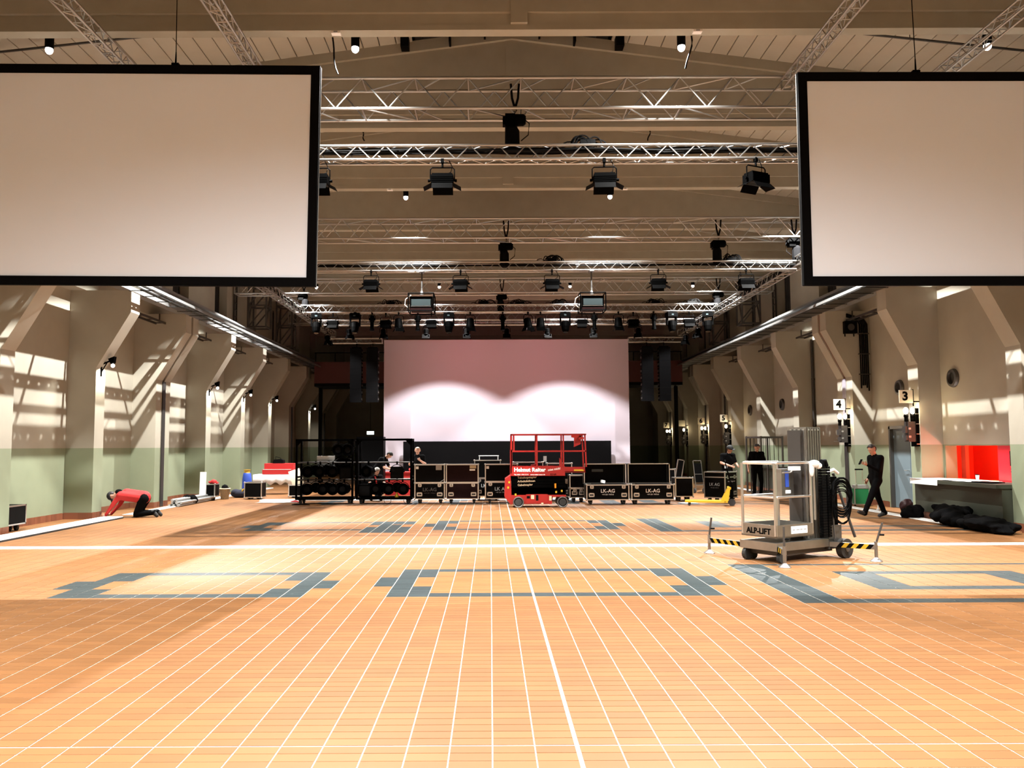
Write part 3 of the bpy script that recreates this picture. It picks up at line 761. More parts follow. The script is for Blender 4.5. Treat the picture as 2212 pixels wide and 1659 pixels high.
def moving_head():
    t = thing('moving_light', '', 'stage light', (0, 0, 0), group='moving lights on the far truss')
    MB().bb(-.05, -.04, -.06, .05, .04, .02).build('clamp', 'black_metal', t)
    MB().bb(-.19, -.15, -.2, .19, .15, -.05).bb(-.17, -.13, -.05, .17, .13, -.03).build('base', 'black_metal', t)
    for s in (-1, 1): MB().bb(s * .17 - .025, -.06, -.5, s * .17 + .025, .06, -.2).build('yoke_arm', 'black_metal', t)
    MB().lathe([(.1, 0), (.15, .04), (.15, .2), (.125, .34), (.095, .4)], (0, 0, -.34), (0, -.15, -1), 14).build('head', 'black_metal', t)
    MB().cyl((0, -.06, -.735), (0, -.062, -.742), .085, n=14).build('lens', 'lens_dark', t)
    MB().bb(-.05, -.153, -.15, .03, -.15, -.1).build('display', 'glass_panel', t)
    return t
def fresnel(h=.75):
    t = thing('fresnel_light', '', 'stage light', (0, 0, 0), group='fresnel lights on the far truss')
    MB().cyl((0, 0, 0), (0, 0, -.1), .02).bb(-.03, -.03, -.04, .03, .03, .03).build('clamp', 'black_metal', t)
    MB().tube([(-.18, 0, -.4), (-.18, 0, -.16), (-.13, 0, -.1), (.13, 0, -.1), (.18, 0, -.16), (.18, 0, -.4)], .013, 6).build('yoke', 'black_metal', t)
    MB().lathe([(.09, 0), (.13, .03), (.14, .2), (.155, .3), (.155, .36)], (0, .06, -.22), (0, -.25, -1), 14).build('body', 'black_metal', t)
    MB().cyl((0, -.03, -.575), (0, -.032, -.585), .14, n=14).build('lens', 'lens_dark', t)
    for s in (-1, 1):
        MB().prism([(s * .13, -.56), (s * .2, -.7), (s * .195, -.705), (s * .125, -.56)], 'y', -.16, .12).build('barn_door', 'black_metal', t)
    MB().bb(-.15, -.19, -.7, .15, -.18, -.56).build('barn_door', 'black_metal', t)
    return t
def profile_spot():
    t = thing('profile_spotlight', '', 'stage light', (0, 0, 0), group='profile spotlights on the far truss')
    MB().cyl((0, 0, 0), (0, 0, -.08), .02).bb(-.03, -.03, -.04, .03, .03, .03).build('clamp', 'black_metal', t)
    MB().tube([(-.11, 0, -.25), (-.11, 0, -.12), (-.07, 0, -.07), (.07, 0, -.07), (.11, 0, -.12), (.11, 0, -.25)], .012, 6).build('yoke', 'black_metal', t)
    MB().lathe([(.06, 0), (.085, .03), (.085, .22), (.065, .26), (.065, .48), (.08, .5), (.08, .56)], (0, 0, -.1), (0, -.1, -1), 12).build('body', 'black_metal', t)
    MB().bb(-.12, -.05, -.28, .12, .03, -.2).build('shutter_frame', 'black_metal', t)
    return t
def small_spot():
    t = thing('small_spotlight', '', 'stage light', (0, 0, 0), group='small spotlights before the far screen')
    MB().cyl((0, 0, 0), (0, 0, -.1), .018).build('clamp', 'black_metal', t)
    MB().tube([(-.14, 0, -.3), (-.14, 0, -.15), (-.09, 0, -.09), (.09, 0, -.09), (.14, 0, -.15), (.14, 0, -.3)], .012, 6).build('yoke', 'black_metal', t)
    MB().lathe([(.07, 0), (.1, .03), (.1, .2), (.11, .24)], (0, .02, -.16), (0, -.2, -1), 12).build('body', 'black_metal', t)
    for s in (-1, 1):
        MB().prism([(s * .1, -.38), (s * .165, -.56), (s * .16, -.565), (s * .095, -.38)], 'y', -.16, .05).build('barn_door', 'black_metal', t)
    MB().prism([(-.08, -.38), (-.2, -.55), (-.205, -.55), (-.09, -.38)], 'x', -.15, .15).build('barn_door', 'black_metal', t)
    return t
def row(fn, items, kind):
    src = None
    for x, y, z, rz, nm in items:
        lab = kind + ' ' + nm
        if src is None: src = fn(); src.location = (x, y, z); src.rotation_euler = (0, 0, rz); src['label'] = lab
        else: tree_copy(src, (x, y, z), rz, lab)
    return src
T6Z = 6.57
row(moving_head, [(-6.26, 29.78, T6Z, .2, 'at the left end of the far truss'), (-4.86, 29.78, T6Z, 0, 'second from the left on the far truss'), (-1.48, 29.78, T6Z, 0, 'below and right of the left projector'), (2.71, 29.78, T6Z, 0, 'left of the right projector'), (6.54, 29.78, T6Z, .2, 'right of the middle, second from the right end'), (7.85, 29.78, T6Z, -.3, 'at the right end of the far truss')], 'black moving light')
row(fresnel, [(-3.29, 29.78, T6Z, .3, 'hanging left of the left projector'), (-.71, 29.78, T6Z, .1, 'left of the middle of the far truss'), (1.37, 29.78, T6Z, .5, 'right of the middle, with a boxy look'), (1.82, 29.78, T6Z, 0, 'paired right of the middle'), (4.63, 29.78, T6Z, 0, 'right of the right projector')], 'black fresnel light')
FR = bpy.data.objects['fresnel_light']
row(profile_spot, [(-4.25, 29.78, T6Z, .1, 'left side of the far truss'), (-2.6, 29.78, T6Z, 0, 'just left of the left projector'), (.46, 29.78, T6Z, 0, 'at the middle of the far truss'), (3.76, 29.78, T6Z, 0, 'just right of the right projector'), (5.9, 29.78, T6Z, 0, 'right side of the far truss')], 'slim black profile spotlight')
SS = row(small_spot, [(-2.54, 32.9, 6.57, 0, 'first from the left above the screen edge'), (-.93, 32.9, 6.57, .05, 'second from the left above the screen edge'), (.66, 32.9, 6.57, 0, 'third from the left above the screen edge'), (2.28, 32.9, 6.57, .1, 'fourth from the left above the screen edge'), (4.11, 32.9, 6.57, -.1, 'fifth from the left above the screen edge'),
                 (-5.6, 32.9, 6.57, .6, 'on the left side truss near the speakers'), (-6.66, 33.9, 6.46, .9, 'low on the left side truss'), (-4.25, 32.9, 6.57, .4, 'left above the speaker columns'), (5.9, 32.9, 6.57, -.4, 'right above the screen corner'), (8.1, 32.2, 6.46, -.8, 'on the right side truss near the speakers'), (8.1, 34.3, 6.46, -.6, 'low on the right side truss')], 'small black spotlight with barn doors,')
# red wash onto the far screen from one of the small spotlights
for dx_ in (1.4, 5.0):
    spot(SS, (dx_, -.1, -.5), (dx_, 3.4, -1.4), 170, 140, 1.0, (1.0, .16, .26), .15)

# projectors hung under the slim truss
def projector(label, x):
    t = thing('projector', label, 'projector', (x, 21.8, 5.28))
    w, h, dp = .33, .46, .3
    for sx in (-w, w):
        for sy in (-dp, dp): MB().cyl((sx, sy, 0), (sx, sy, h), .016, n=8).build('cage_post', 'black_metal', t)
    for z in (0, h):
        MB().cyl((-w, -dp, z), (w, -dp, z), .016, n=8).cyl((-w, dp, z), (w, dp, z), .016, n=8).cyl((-w, -dp, z), (-w, dp, z), .016, n=8).cyl((w, -dp, z), (w, dp, z), .016, n=8).build('cage_ring', 'black_metal', t)
    MB().bb(-.29, -.27, .1, .29, .27, .38).build('body', 'black_metal', t)
    MB().bb(-.25, -.275, .14, .25, -.27, .31).build('front_panel', 'glass_panel', t)
    MB().bb(-.26, -.28, .115, .26, -.27, .13).build('light_strip', 'alu', t)
    MB().bb(-.28, -.28, .02, .28, .2, .08).build('tray', 'maroon_laminate', t)
    MB().cyl((0, 0, h), (0, 0, h + .66), .022, n=10).bb(-.06, -.14, h + .6, .06, .14, h + .64).build('pole', 'steel_grey', t)
    MB().lathe([(.05, 0), (.05, .06), (.03, .1), (.03, .18)], (0, 0, h), (0, 0, 1), 10).build('swivel', 'alu', t)
    MB().tube([(-w, 0, .1), (-w - .12, 0, .2), (-w - .1, 0, .35), (-w + .05, 0, h)], .012, 6).build('signal_cable', 'white', t)
projector('projector in a black cage under the truss, left one', -1.8)
projector('projector in a black cage under the truss, right one', 2.69)

# line array speakers
def line_array(label, x):
    t = thing('speaker_column', label, 'speaker', (x, 35.3, 3.62))
    for i in range(8):
        c = MB().prism([(-.2, 0), (.2, .03), (.2, .26), (-.2, .285)], 'x', -.24, .24).build('speaker_cabinet', 'black_fabric', t, loc=(0, 0, i * .288))
        MB().bb(-.26, -.1, .1, -.24, .1, .18).bb(.24, -.1, .1, .26, .1, .18).build('rigging_plate', 'steel_dark', c)
    MB().bar((-.2, 0, 2.33), (.2, 0, 2.33), .06).bar((0, 0, 2.33), (0, 0, 2.6), .03).build('fly_bar', 'black_metal', t)
for nm, x in (('outer left', -5.69), ('inner left', -5.0), ('inner right', 6.67), ('outer right', 7.4)):
    line_array('tall black hanging speaker column, %s of the far screen' % nm, x)
ex = thing('exit_sign', 'small glowing exit sign on the dark end wall', 'sign', (-6.95, 48.32, 2.55))
MB().bb(-.22, 0, -.11, .22, .06, .11).build('housing', 'white', ex); MB().bb(-.2, -.006, -.09, .2, 0, .09).build('face', 'exit_glow', ex)
MB().cyl((0, .03, .11), (0, .03, 5.66), .01).build('hanger', 'black_metal', ex)

# ================================================================ road cases
_corner = MB().sph((0, 0, 0), .028, 8, 5).mesh('corner_cap', 'alu')
def edge_frame(mb, x0, y0, z0, x1, y1, z1, t=.03):
    e = .006
    x0 -= e; y0 -= e; z0 -= e; x1 += e; y1 += e; z1 += e
    for y in (y0, y1 - t):
        for z in (z0, z1 - t): mb.bb(x0, y, z, x1, y + t, z + t)
    for x in (x0, x1 - t):
        for z in (z0, z1 - t): mb.bb(x, y0, z, x + t, y1, z + t)
        for y in (y0, y1 - t): mb.bb(x, y, z0, x + t, y + t, z1)
def dish(parent, name, x, y, z, w=.15, h=.13):
    o = MB().bb(-w / 2, -.008, -h / 2, w / 2, 0, -h / 2 + .02).bb(-w / 2, -.008, h / 2 - .02, w / 2, 0, h / 2).bb(-w / 2, -.008, -h / 2, -w / 2 + .02, 0, h / 2).bb(w / 2 - .02, -.008, -h / 2, w / 2, 0, h / 2).bb(-w / 2, -.003, -h / 2, w / 2, 0, h / 2).build(name, 'alu', parent, loc=(x, y, z))
    if name == 'handle': MB().bb(-w / 2 + .03, -.02, -.025, w / 2 - .03, -.005, .02).build('grip', 'rubber', o)
    else: MB().bb(-.025, -.018, -.03, .025, -.008, .03).build('twist_lever', 'alu_dull', o)
    return o
def casters(t, w, d, r=.06):
    for sx in (-1, 1):
        for sy in (-1, 1):
            x, y = sx * (w / 2 - .14), sy * (d / 2 - .12)
            c = MB().bb(-.05, -.05, 2 * r, .05, .05, 2 * r + .02).bb(-.045, -.02, r * .8, -.03, .04, 2 * r).bb(.03, -.02, r * .8, .045, .04, 2 * r).build('caster', 'steel_dark', t, loc=(x, y, 0))
            MB().cyl((-.028, .02, r), (.028, .02, r), r, n=14).build('wheel', 'rubber', c)
def road_case(label, x, y, rz, w, d, h, split=.5, m='black_laminate', brand='', sub='', bm='white', opened=False, handles=True, zb=.14, latch=True, stickers=()):
    t = thing('road_case', label, 'flight case', (x, y, 0), rz)
    casters(t, w, d, (zb - .02) / 2)
    hl = (h - zb) * split; z1 = zb + hl
    lower = MB().bb(-w / 2, -d / 2, zb, w / 2, d / 2, z1 - .004).build('lower_body', m, t)
    mb = MB(); edge_frame(mb, -w / 2, -d / 2, zb, w / 2, d / 2, z1 - .004); mb.build('edge_trim', 'alu', t)
    for sx in (-1, 1):
        for z in (zb, z1): 
            o = bpy.data.objects.new('corner_cap', _corner); COL.objects.link(o); o.parent = t; o.location = (sx * w / 2, -d / 2, z)
    if split < 1:
        if not opened:
            MB().bb(-w / 2, -d / 2, z1 + .004, w / 2, d / 2, h).build('lid', m, t)
            mb = MB(); edge_frame(mb, -w / 2, -d / 2, z1 + .004, w / 2, d / 2, h); mb.build('edge_trim', 'alu', t)
            for sx in (-1, 1):
                o = bpy.data.objects.new('corner_cap', _corner); COL.objects.link(o); o.parent = t; o.location = (sx * w / 2, -d / 2, h)
        else:                                    # lid folded up behind the base, hollow side to the front
            y0, y1 = d / 2 - .02, d / 2 + .3
            mb = MB().bb(-w / 2, y1 - .012, z1, w / 2, y1, h).bb(-w / 2, y0, h - .012, w / 2, y1, h).bb(-w / 2, y0, z1, -w / 2 + .012, y1, h).bb(w / 2 - .012, y0, z1, w / 2, y1, h).bb(-w / 2, y0, z1, w / 2, y1, z1 + .012)
            mb.build('lid', m, t)
            mb = MB(); edge_frame(mb, -w / 2, y0, z1, w / 2, y1, h, .025); mb.build('edge_trim', 'alu', t)
            MB().bb(-w / 2 + .2, -d / 2 + .05, z1 - .02, w / 2 - .1, d / 2 - .1, z1 + .015).build('foam_insert', 'black_fabric', t)
    yf = -d / 2 - .006
    if latch:
        for sx in (-1, 1): dish(t, 'latch', sx * (w / 2 - .16), yf, z1 - .07 if split < 1 else zb + hl * .8, .11, .11)
    if handles:
        for sx in (-1, 1): dish(t, 'handle', sx * (w / 2 - .15), yf, zb + .15, .17, .12)
    if brand: text('brand_lettering', brand, .15, bm, t, (0.0, yf - .001, zb + hl * .58 if split < 1 else zb + hl * .5), bold=.002)
    if sub: text('phone_lettering', sub, .055, bm, t, (0.0, yf - .001, (zb + hl * .58 if split < 1 else zb + hl * .5) - .105))
    for (sx, sz, sw, sh, sm) in stickers: MB().bb(sx - sw / 2, yf - .003, sz - sh / 2, sx + sw / 2, yf, sz + sh / 2).build('sticker', sm, t)
    return t
PH = '+49 201 7473-0'
A = road_case('black flight case with dim lettering, leftmost of the row beside the lamp rack', -1.87, 26.05, 0, .92, .7, 1.2, .47, brand='LK-AG', sub=PH, bm='dim_text', stickers=((-.38, 1.1, .08, .08, 'white'), (.28, 1.1, .18, .14, 'grey_text')))
MB().bar((.28, -.358, .64), (.44, -.358, .74), .03, .006).build('tape_strip', 'white', A)
Bc = road_case('dark maroon flight case between two black ones', -.87, 26.05, 0, .99, .7, 1.2, .47, m='maroon_laminate', stickers=((.33, 1.12, .2, .09, 'cream'), (.31, 1.03, .17, .05, 'white')))
road_case('black flight case partly hidden by the left end of the red lift', .33, 26.1, 0, 1.0, .7, 1.2, .49, brand='LK AG', sub=PH, bm='grey_text', stickers=((-.42, 1.1, .08, .08, 'white'),))
road_case('black flight case with a small rail on top, behind the maroon case', -.1, 27.4, 0, .85, .6, 1.3, .5, brand='LK AG', bm='grey_text')
rt = thing('case_rail', 'white metal rail standing on the case behind the maroon case', 'rail', (-.06, 27.3, 1.307))
for x in (-.3, .3): MB().cyl((x, 0, 0), (x, 0, .13), .014).build('upright', 'white', rt)
MB().cyl((-.33, 0, .13), (.33, 0, .13), .016).build('top_bar', 'white', rt)
road_case('black flight case behind the red lift, left one', 1.2, 27.1, 0, .95, .7, 1.24, .5)
road_case('black flight case behind the red lift, right one', 2.2, 27.1, 0, .8, .7, 1.2, .5)
road_case('small black flight case right behind the end of the red lift', 2.72, 26.4, 0, .52, .6, .84, .42)
tw = MB().bb(-.05, -.04, 0, .05, .04, .18).build('water_can', 'galv'); tw.location = (1.75, 26.9, 1.246); tag(tw, 'small grey can on a case behind the red lift', 'can')
D = road_case('open black trunk with upright lid, next to the red lift', 3.49, 25.3, 0, 1.27, .6, 1.2, .43, brand='LK-AG', sub=PH, bm='white', opened=True)
MB().bb(-.37, .56, .95, -.02, .585, 1.03).build('lid_label', 'glass_panel', D); MB().bb(-.3, -.2, .6, -.2, .1, .68, 0, Matrix.Rotation(R(12), 4, 'Y')).build('packed_board', 'white', D)
road_case('open black trunk with upright lid, right one of the pair', 4.83, 25.3, 0, 1.27, .6, 1.2, .43, brand='LK-AG', sub=PH, bm='white', opened=True)
road_case('small black case right of the open trunks', 6.1, 26.7, 0, .56, .55, .74, 1.0, handles=False, latch=False)
road_case('small black case half hidden behind the right open trunk', 5.75, 27.6, 0, .55, .5, .98, .5, handles=False)
G = road_case('tall black flight case turned corner-on behind the yellow pallet truck', 7.13, 26.0, R(45), .72, .72, .94, 1.0, brand='', handles=True, latch=True)
text('brand_lettering', 'LK AG', .13, 'grey_text', G, (-.368, 0, .55), R(-90)); text('phone_lettering', PH, .045, 'dim_text', G, (-.368, 0, .45), R(-90))
text('web_lettering', 'www.lk-ag.com', .07, 'grey_text', G, (0, -.372, .65))
MB().bb(-.36, -.374, .76, .36, -.366, .79).bb(-.374, -.36, .76, -.366, .36, .79).build('lid_band', 'alu', G)
road_case('black flight case with white top edge at the left picture edge', -10.22, 17.75, 0, .42, .7, .55, 1.0, handles=False, latch=False)
road_case('narrow black case against the left wall, under a red cloth', -9.22, 27.8, 0, .3, .45, .55, 1.0, handles=False, latch=False)
road_case('black cube case on the floor in front of the red box', -8.0, 28.5, 0, .58, .55, .57, 1.0, handles=False, latch=False, zb=.06)
road_case('black case under the cream cards beside the lamp rack', -6.75, 29.2, 0, .45, .5, .45, 1.0, handles=False, latch=False, zb=.06)

# ================================================================ lamp racks
def lamp_rack(label, x, y, w, h):
    t = thing('lamp_rack', label, 'rack', (x, y, 0))
    d = .72; zb = .13
    for sx in (-1, 1):
        for sy in (-1, 1): MB().bb(sx * (w / 2 - .03) - .03, sy * (d / 2 - .03) - .03, zb, sx * (w / 2 - .03) + .03, sy * (d / 2 - .03) + .03, h).build('post', 'black_metal', t)
    for sy in (-1, 1):
        MB().bb(-w / 2, sy * (d / 2 - .03) - .03, h - .06, w / 2, sy * (d / 2 - .03) + .03, h).build('top_rail', 'black_metal', t)
        MB().bb(-w / 2, sy * (d / 2 - .03) - .03, zb, w / 2, sy * (d / 2 - .03) + .03, zb + .07).build('bottom_rail', 'black_metal', t)
    for sx in (-1, 1):
        for z in (zb, .8, h - .06): MB().bb(sx * (w / 2 - .03) - .025, -d / 2, z, sx * (w / 2 - .03) + .025, d / 2, z + .05).build('side_rail', 'black_metal', t)
        MB().prism([(sx * (w / 2 - .06), h - .06), (sx * (w / 2 - .2), h - .06), (sx * (w / 2 - .06), h - .2)], 'y', -d / 2, -d / 2 + .02).build('gusset', 'black_metal', t)
    for sy, z in ((-.1, 1.27), (.1, 1.27), (-.1, .73), (.1, .73)): MB().cyl((-w / 2, sy, z), (w / 2, sy, z), .02, n=8).build('hanging_pipe', 'steel_dark', t)
    MB().bb(-w / 2, -d / 2, zb, w / 2, d / 2, zb + .015).build('floor_plate', 'black_metal', t)
    casters(t, w, d, .055)
    return t
lamp_rack('black wheeled lamp rack loaded with stage lights, left one', -5.1, 26.05, 1.78, 1.99)
lamp_rack('black wheeled lamp rack loaded with stage lights, right one', -3.27, 26.05, 1.72, 2.0)
def rack_lamp(r=.18, boxy=False):
    t = thing('rack_lamp', '', 'stage light', (0, 0, 0), group='lamps in the racks')
    MB().bb(-.025, -.03, -.06, .025, .03, .025).build('clamp', 'black_metal', t)
    a = r + .03
    MB().tube([(-a, 0, -.1 - r)] + [(-a * math.cos(math.pi * i / 8), 0, -.1 - r + (r + .03) * math.sin(math.pi * i / 8)) for i in range(1, 8)] + [(a, 0, -.1 - r)], .012, 6).build('yoke', 'black_metal', t)
    if boxy:
        MB().bb(-r, -.14, -.1 - 2.1 * r, r, .14, -.14).build('body', 'black_metal', t)
        MB().bb(-r * .85, -.15, -.1 - 2 * r, r * .85, -.14, -.18).build('lens', 'black', t)
    else:
        MB().lathe([(r * .6, .3), (r * .85, .26), (r * .85, .05), (r, 0), (r, -.07), (r * .9, -.07), (r * .85, -.02), (.01, -.02)], (0, -.12, -.1 - r), (0, 1, 0), 16).build('body', 'black_metal', t)
        MB().cyl((0, -.16, -.1 - r), (0, -.17, -.1 - r), r * .5, n=12).build('lens', 'black', t)
    for s in (-1, 1): MB().cyl((s * r, 0, -.1 - r), (s * (r + .05), 0, -.1 - r), .02, n=8).build('knob', 'black_metal', t)
    return t
def rl(px): return (px - 1059) * 25.95 / 1800
row(rack_lamp, [(rl(667), 25.95, .73, 0, 'in the bottom row of the left rack, first'), (rl(697), 25.95, .73, .3, 'in the bottom row of the left rack, second'), (rl(722), 25.95, .73, 0, 'in the bottom row of the left rack, third'), (rl(745), 25.95, .73, -.2, 'in the bottom row of the left rack, fourth'),
                (rl(666), 25.95, 1.27, .2, 'in the middle row of the left rack, first'), (rl(693), 25.95, 1.27, 0, 'in the middle row of the left rack, second'), (rl(720), 25.95, 1.27, .1, 'in the middle row of the left rack, third'),
                (rl(810), 25.95, .73, .3, 'in the bottom row of the right rack, second'), (rl(841), 25.95, .73, 0, 'in the bottom row of the right rack, third'), (rl(870), 25.95, .73, .2, 'in the bottom row of the right rack, fourth'), (rl(797), 25.95, 1.27, -.3, 'in the middle row of the right rack, left'),
                (rl(731), 26.0, 1.93, .1, 'hanging from the top of the left rack, left one'), (rl(753), 26.0, 1.93, 0, 'hanging from the top of the left rack, right one')], 'round black stage light')
row(lambda: rack_lamp(.19, True), [(rl(749), 25.95, 1.27, 0, 'in the middle row of the left rack'), (rl(788), 25.95, .73, .15, 'in the bottom row of the right rack'), (rl(858), 25.95, 1.27, 0, 'in the middle row of the right rack')], 'boxy black stage light')
row(lambda: rack_lamp(.16, False), [(rl(731), 26.2, 1.5, .4, 'behind the others in the left rack, upper left'), (rl(752), 26.2, 1.5, -.3, 'behind the others in the left rack, upper right'), (rl(680), 26.22, .75, .2, 'in the back row of the left rack, first'), (rl(709), 26.22, .75, -.2, 'in the back row of the left rack, second'), (rl(733), 26.22, .75, .1, 'in the back row of the left rack, third'), (rl(679), 26.22, 1.29, .1, 'high in the back row of the left rack, first'), (rl(707), 26.22, 1.29, -.2, 'high in the back row of the left rack, second'), (rl(735), 26.22, 1.29, .3, 'high in the back row of the left rack, third'), (rl(799), 26.22, .75, .3, 'in the back row of the right rack, first'), (rl(826), 26.22, .75, -.1, 'in the back row of the right rack, second'), (rl(856), 26.22, .75, .1, 'in the back row of the right rack, third')], 'smaller round stage light')
tc = thing('tall_cabinet', 'tall black cabinet standing behind the right lamp rack', 'cabinet', (-4.2, 29.4, 0))
MB().bb(-.47, -.3, .1, .47, .3, 2.1).build('cabinet_body', 'black_laminate', tc); MB().bb(-.45, -.31, .14, .45, -.3, 2.06).build('front_door', 'black_fabric', tc); casters(tc, .94, .6, .04)
tag(MB().bb(-.28, -.01, 0, .28, .01, .62).build('metal_sheet', 'galv', loc=(-5.2, 26.5, .85), rot=(R(8), 0, 0)), 'grey sheet standing behind the left lamp rack', 'sheet')
tag(MB().tube([(.28 * math.cos(a * .5) * (1 - a * .01), .1 * math.sin(a * .5), .012 + .0007 * a) for a in range(40)], .01, 5).build('cable_coil', 'black', loc=(-5.75, 25.35, 0)), 'black cable coil on the floor before the left lamp rack', 'cable')
for i, x in enumerate((-3.15, -2.55)):
    tag(MB().tube([(.11 * math.cos(q * .4), .02 * q / 16, .12 + .11 * math.sin(q * .4)) for q in range(17)], .008, 5).build('cable_loop', 'black', loc=(x, 25.62, 0)), 'thin cable loop hanging below the right lamp rack, ' + ('left' if i == 0 else 'right'), 'cable')

# ================================================================ red scissor lift
SLf = thing('scissor_lift', 'red scissor lift with white lettering standing before the flight cases', 'lift', (1.37, 24.35, 0))
t = SLf; yf = -.38
MB().bb(-.78, yf, .1, .1, .38, .54).bb(.1, yf, .3, .78, .38, .54).bb(.1, yf, .1, .38, .38, .3).bb(-.78, yf, .36, .78, .38, .54).build('chassis', 'red_paint', t)
MB().prism([(-.78, .54), (-.8, .92), (-.95, .82), (-.97, .3), (-.78, .06)], 'y', yf, .38).build('front_step', 'red_paint', t)
MB().bb(-.36, yf - .012, .12, .26, yf, .38).build('battery_door', 'red_paint', t)
MB().bb(-.34, yf - .016, .26, -.25, yf - .012, .33).build('door_vent', 'black', t); MB().bb(-.08, yf - .016, .2, -.01, yf - .012, .36).build('door_vent', 'black', t)
MB().bb(-.22, yf - .016, .24, -.13, yf - .012, .36).bb(.3, yf - .004, .2, .37, yf, .33).bb(.07, yf - .016, .1, .13, yf - .01, .14).build('data_plate', 'cream', t)
for x in (-.58, .68):
    for y in (yf + .02, .3):
        wo = MB().cyl((x, y - .06, .155), (x, y + .1, .155), .155, n=24).build('wheel', 'wheel_grey', t)
        MB().cyl((x, y - .068, .155), (x, y - .06, .155), .1, n=20).build('hub', 'rubber', wo)
        MB().lathe([(.152, 0), (.158, -.006), (.14, -.012), (.12, 0)], (x, y - .06, .155), (0, 1, 0), 24).build('tyre_rim', 'cream' if False else 'steel_grey', wo)
for i in range(4):
    z = .57 + i * .085
    MB().bb(-.76, yf + .04, z, .77, yf + .08, z + .075).build('scissor_arm', 'black_metal', t); MB().bb(-.76, .3, z, .77, .34, z + .075).build('scissor_arm', 'black_metal', t)
MB().bb(-.76, yf + .08, .55, .77, .3, .9).build('scissor_pack', 'black', t)
MB().bb(-.8, yf, .9, .76, .38, .97).build('deck_edge', 'red_paint', t)
MB().bb(-.8, yf + .006, .97, .76, yf + .03, 1.17).bb(-.8, .35, .97, .76, .38, 1.17).bb(-.8, yf, .97, -.77, .38, 1.17).build('toe_board', 'red_paint', t)
MB().bb(.5, yf + .05, .99, 1.36, .33, 1.02).bb(.76, yf + .05, 1.0, 1.36, yf + .07, 1.15).bb(1.34, yf + .05, 1.0, 1.36, .33, 1.15).build('extension_deck', 'red_paint', t)
MB().prism([(.76, 1.02), (.76, 1.14), (.6, 1.42), (.6, 1.14)], 'y', yf + .01, yf + .03).build('gusset_plate', 'red_paint', t)
for sy in (yf + .02, .36):
    for x, top in ((-.77, 2.08), (-.04, 2.08), (.72, 2.08)):
        MB().bb(x - .02, sy - .02, 1.165 if sy < 0 else .97, x + .02, sy + .02, top).build('guard_post', 'red_paint', t)
    MB().bb(-.77, sy - .02, 2.06, 1.34, sy + .02, 2.1).bb(-.77, sy - .018, 1.58, 1.36, sy + .018, 1.62).build('guard_rail', 'red_paint', t)
    MB().bar((1.34, sy, 2.08), (1.37, sy, 1.15), .04).build('guard_post', 'red_paint', t)
    MB().bb(-.71, sy - .015, 1.6, -.68, sy + .015, 2.08).build('gate_post', 'red_paint', t)
for x in (-.77, 1.36): MB().bb(x - .02, yf, 1.58, x + .02, .38, 1.62).bb(x - .02, yf, 2.06, x + .02, .38, 2.1).build('end_rail', 'red_paint', t)
MB().bb(-.81, yf, .97, -.76, yf + .06, 1.65).build('ladder_side', 'red_paint', t)
cb = MB().prism([(.95, 2.07), (1.24, 2.07), (1.22, 1.86), (1.21, 1.8), (1.02, 1.72), (1.03, 1.98), (.95, 2.0)], 'y', yf - .04, yf + .04).build('control_box', 'red_paint', t)
MB().bb(1.15, yf - .1, 1.94, 1.3, yf - .04, 2.0).build('control_guard', 'red_paint', cb); MB().cyl((1.2, yf - .07, 2.0), (1.2, yf - .07, 2.05), .02).build('joystick', 'black', cb)
MB().bb(-.1 + .15, yf + .2, 1.17, .15 + .1, yf + .3, 1.23, 0, Matrix.Rotation(R(-12), 4, 'Y')).build('foot_pedal', 'red_paint', t)
for i, (x, z) in enumerate(((-.84, .72), (-.87, .57), (-.66, .37), (.5, .44), (.66, .47))):
    MB().bb(x - .025, yf - .006, z - .03, x + .025, yf, z + .03).build('warning_sticker', 'yellow', t)
MB().bb(1.02, yf + .044, 1.03, 1.3, yf + .05, 1.08).build('warning_sticker', 'yellow', t)
MB().cyl((.48, yf + .02, .55), (.48, yf + .02, .68), .026, n=12).build('beacon', 'amber', t)
ty = yf - .001
text('brand_lettering', 'Helmut Reiter', .155, 'white', t, (-.7, yf + .004, 1.07), align='LEFT', bold=.006)
text('slogan_lettering', 'miet mich!', .085, 'white', t, (.27, yf + .004, 1.06), align='LEFT', roty=-8, bold=.001)
text('phone_lettering', 'Tel. 0201 / 94 111 0    www.reiter-essen.de', .05, 'white', t, (-.7, ty, .935), align='LEFT', bold=.001)
text('number_lettering', '32169', .07, 'black', t, (.33, ty, .935), align='LEFT', bold=.002)
for s, z in (('Teleskopstapler', .845), ('Arbeitsbühnen', .74), ('Gabelstapler', .635)): text('service_lettering', s, .085, 'tan_text', t, (-.6, yf + .038, z), align='LEFT', bold=.0008, roty=-2)

# ================================================================ aluminium mast lift with basket and outriggers
ML = thing('mast_lift', 'aluminium mast lift with basket and striped outriggers on the right', 'lift', (4.22, 12.45, 0), R(31.7))
t = ML; bw, bd = .86, .66
MB().bb(-.02, -.02, .18, 1.3, bd + .02, .3).build('base_frame', 'alu_dull', t)
MB().bb(.1, .05, .1, 1.35, bd - .05, .18).build('undercarriage', 'steel_dark', t)
MB().bb(0, 0, .37, bw, .012, .56).build('toe_board', 'alu_dull', t); MB().bb(0, bd - .012, .37, bw, bd, .56).build('toe_board', 'alu_dull', t)
MB().bb(0, 0, .37, .012, bd, .56).build('toe_board', 'alu_dull', t); MB().bb(bw - .012, 0, .37, bw, bd, .56).build('toe_board', 'alu_dull', t)
MB().bb(0, 0, .37, bw, bd, .39).build('basket_floor', 'alu_dull', t)
for i in range(9): MB().cyl((.18 + .075 * i, .12 + .0 * i, .39), (.18 + .075 * i, .12, .395), .018, n=8).build('floor_stud', 'alu', t)
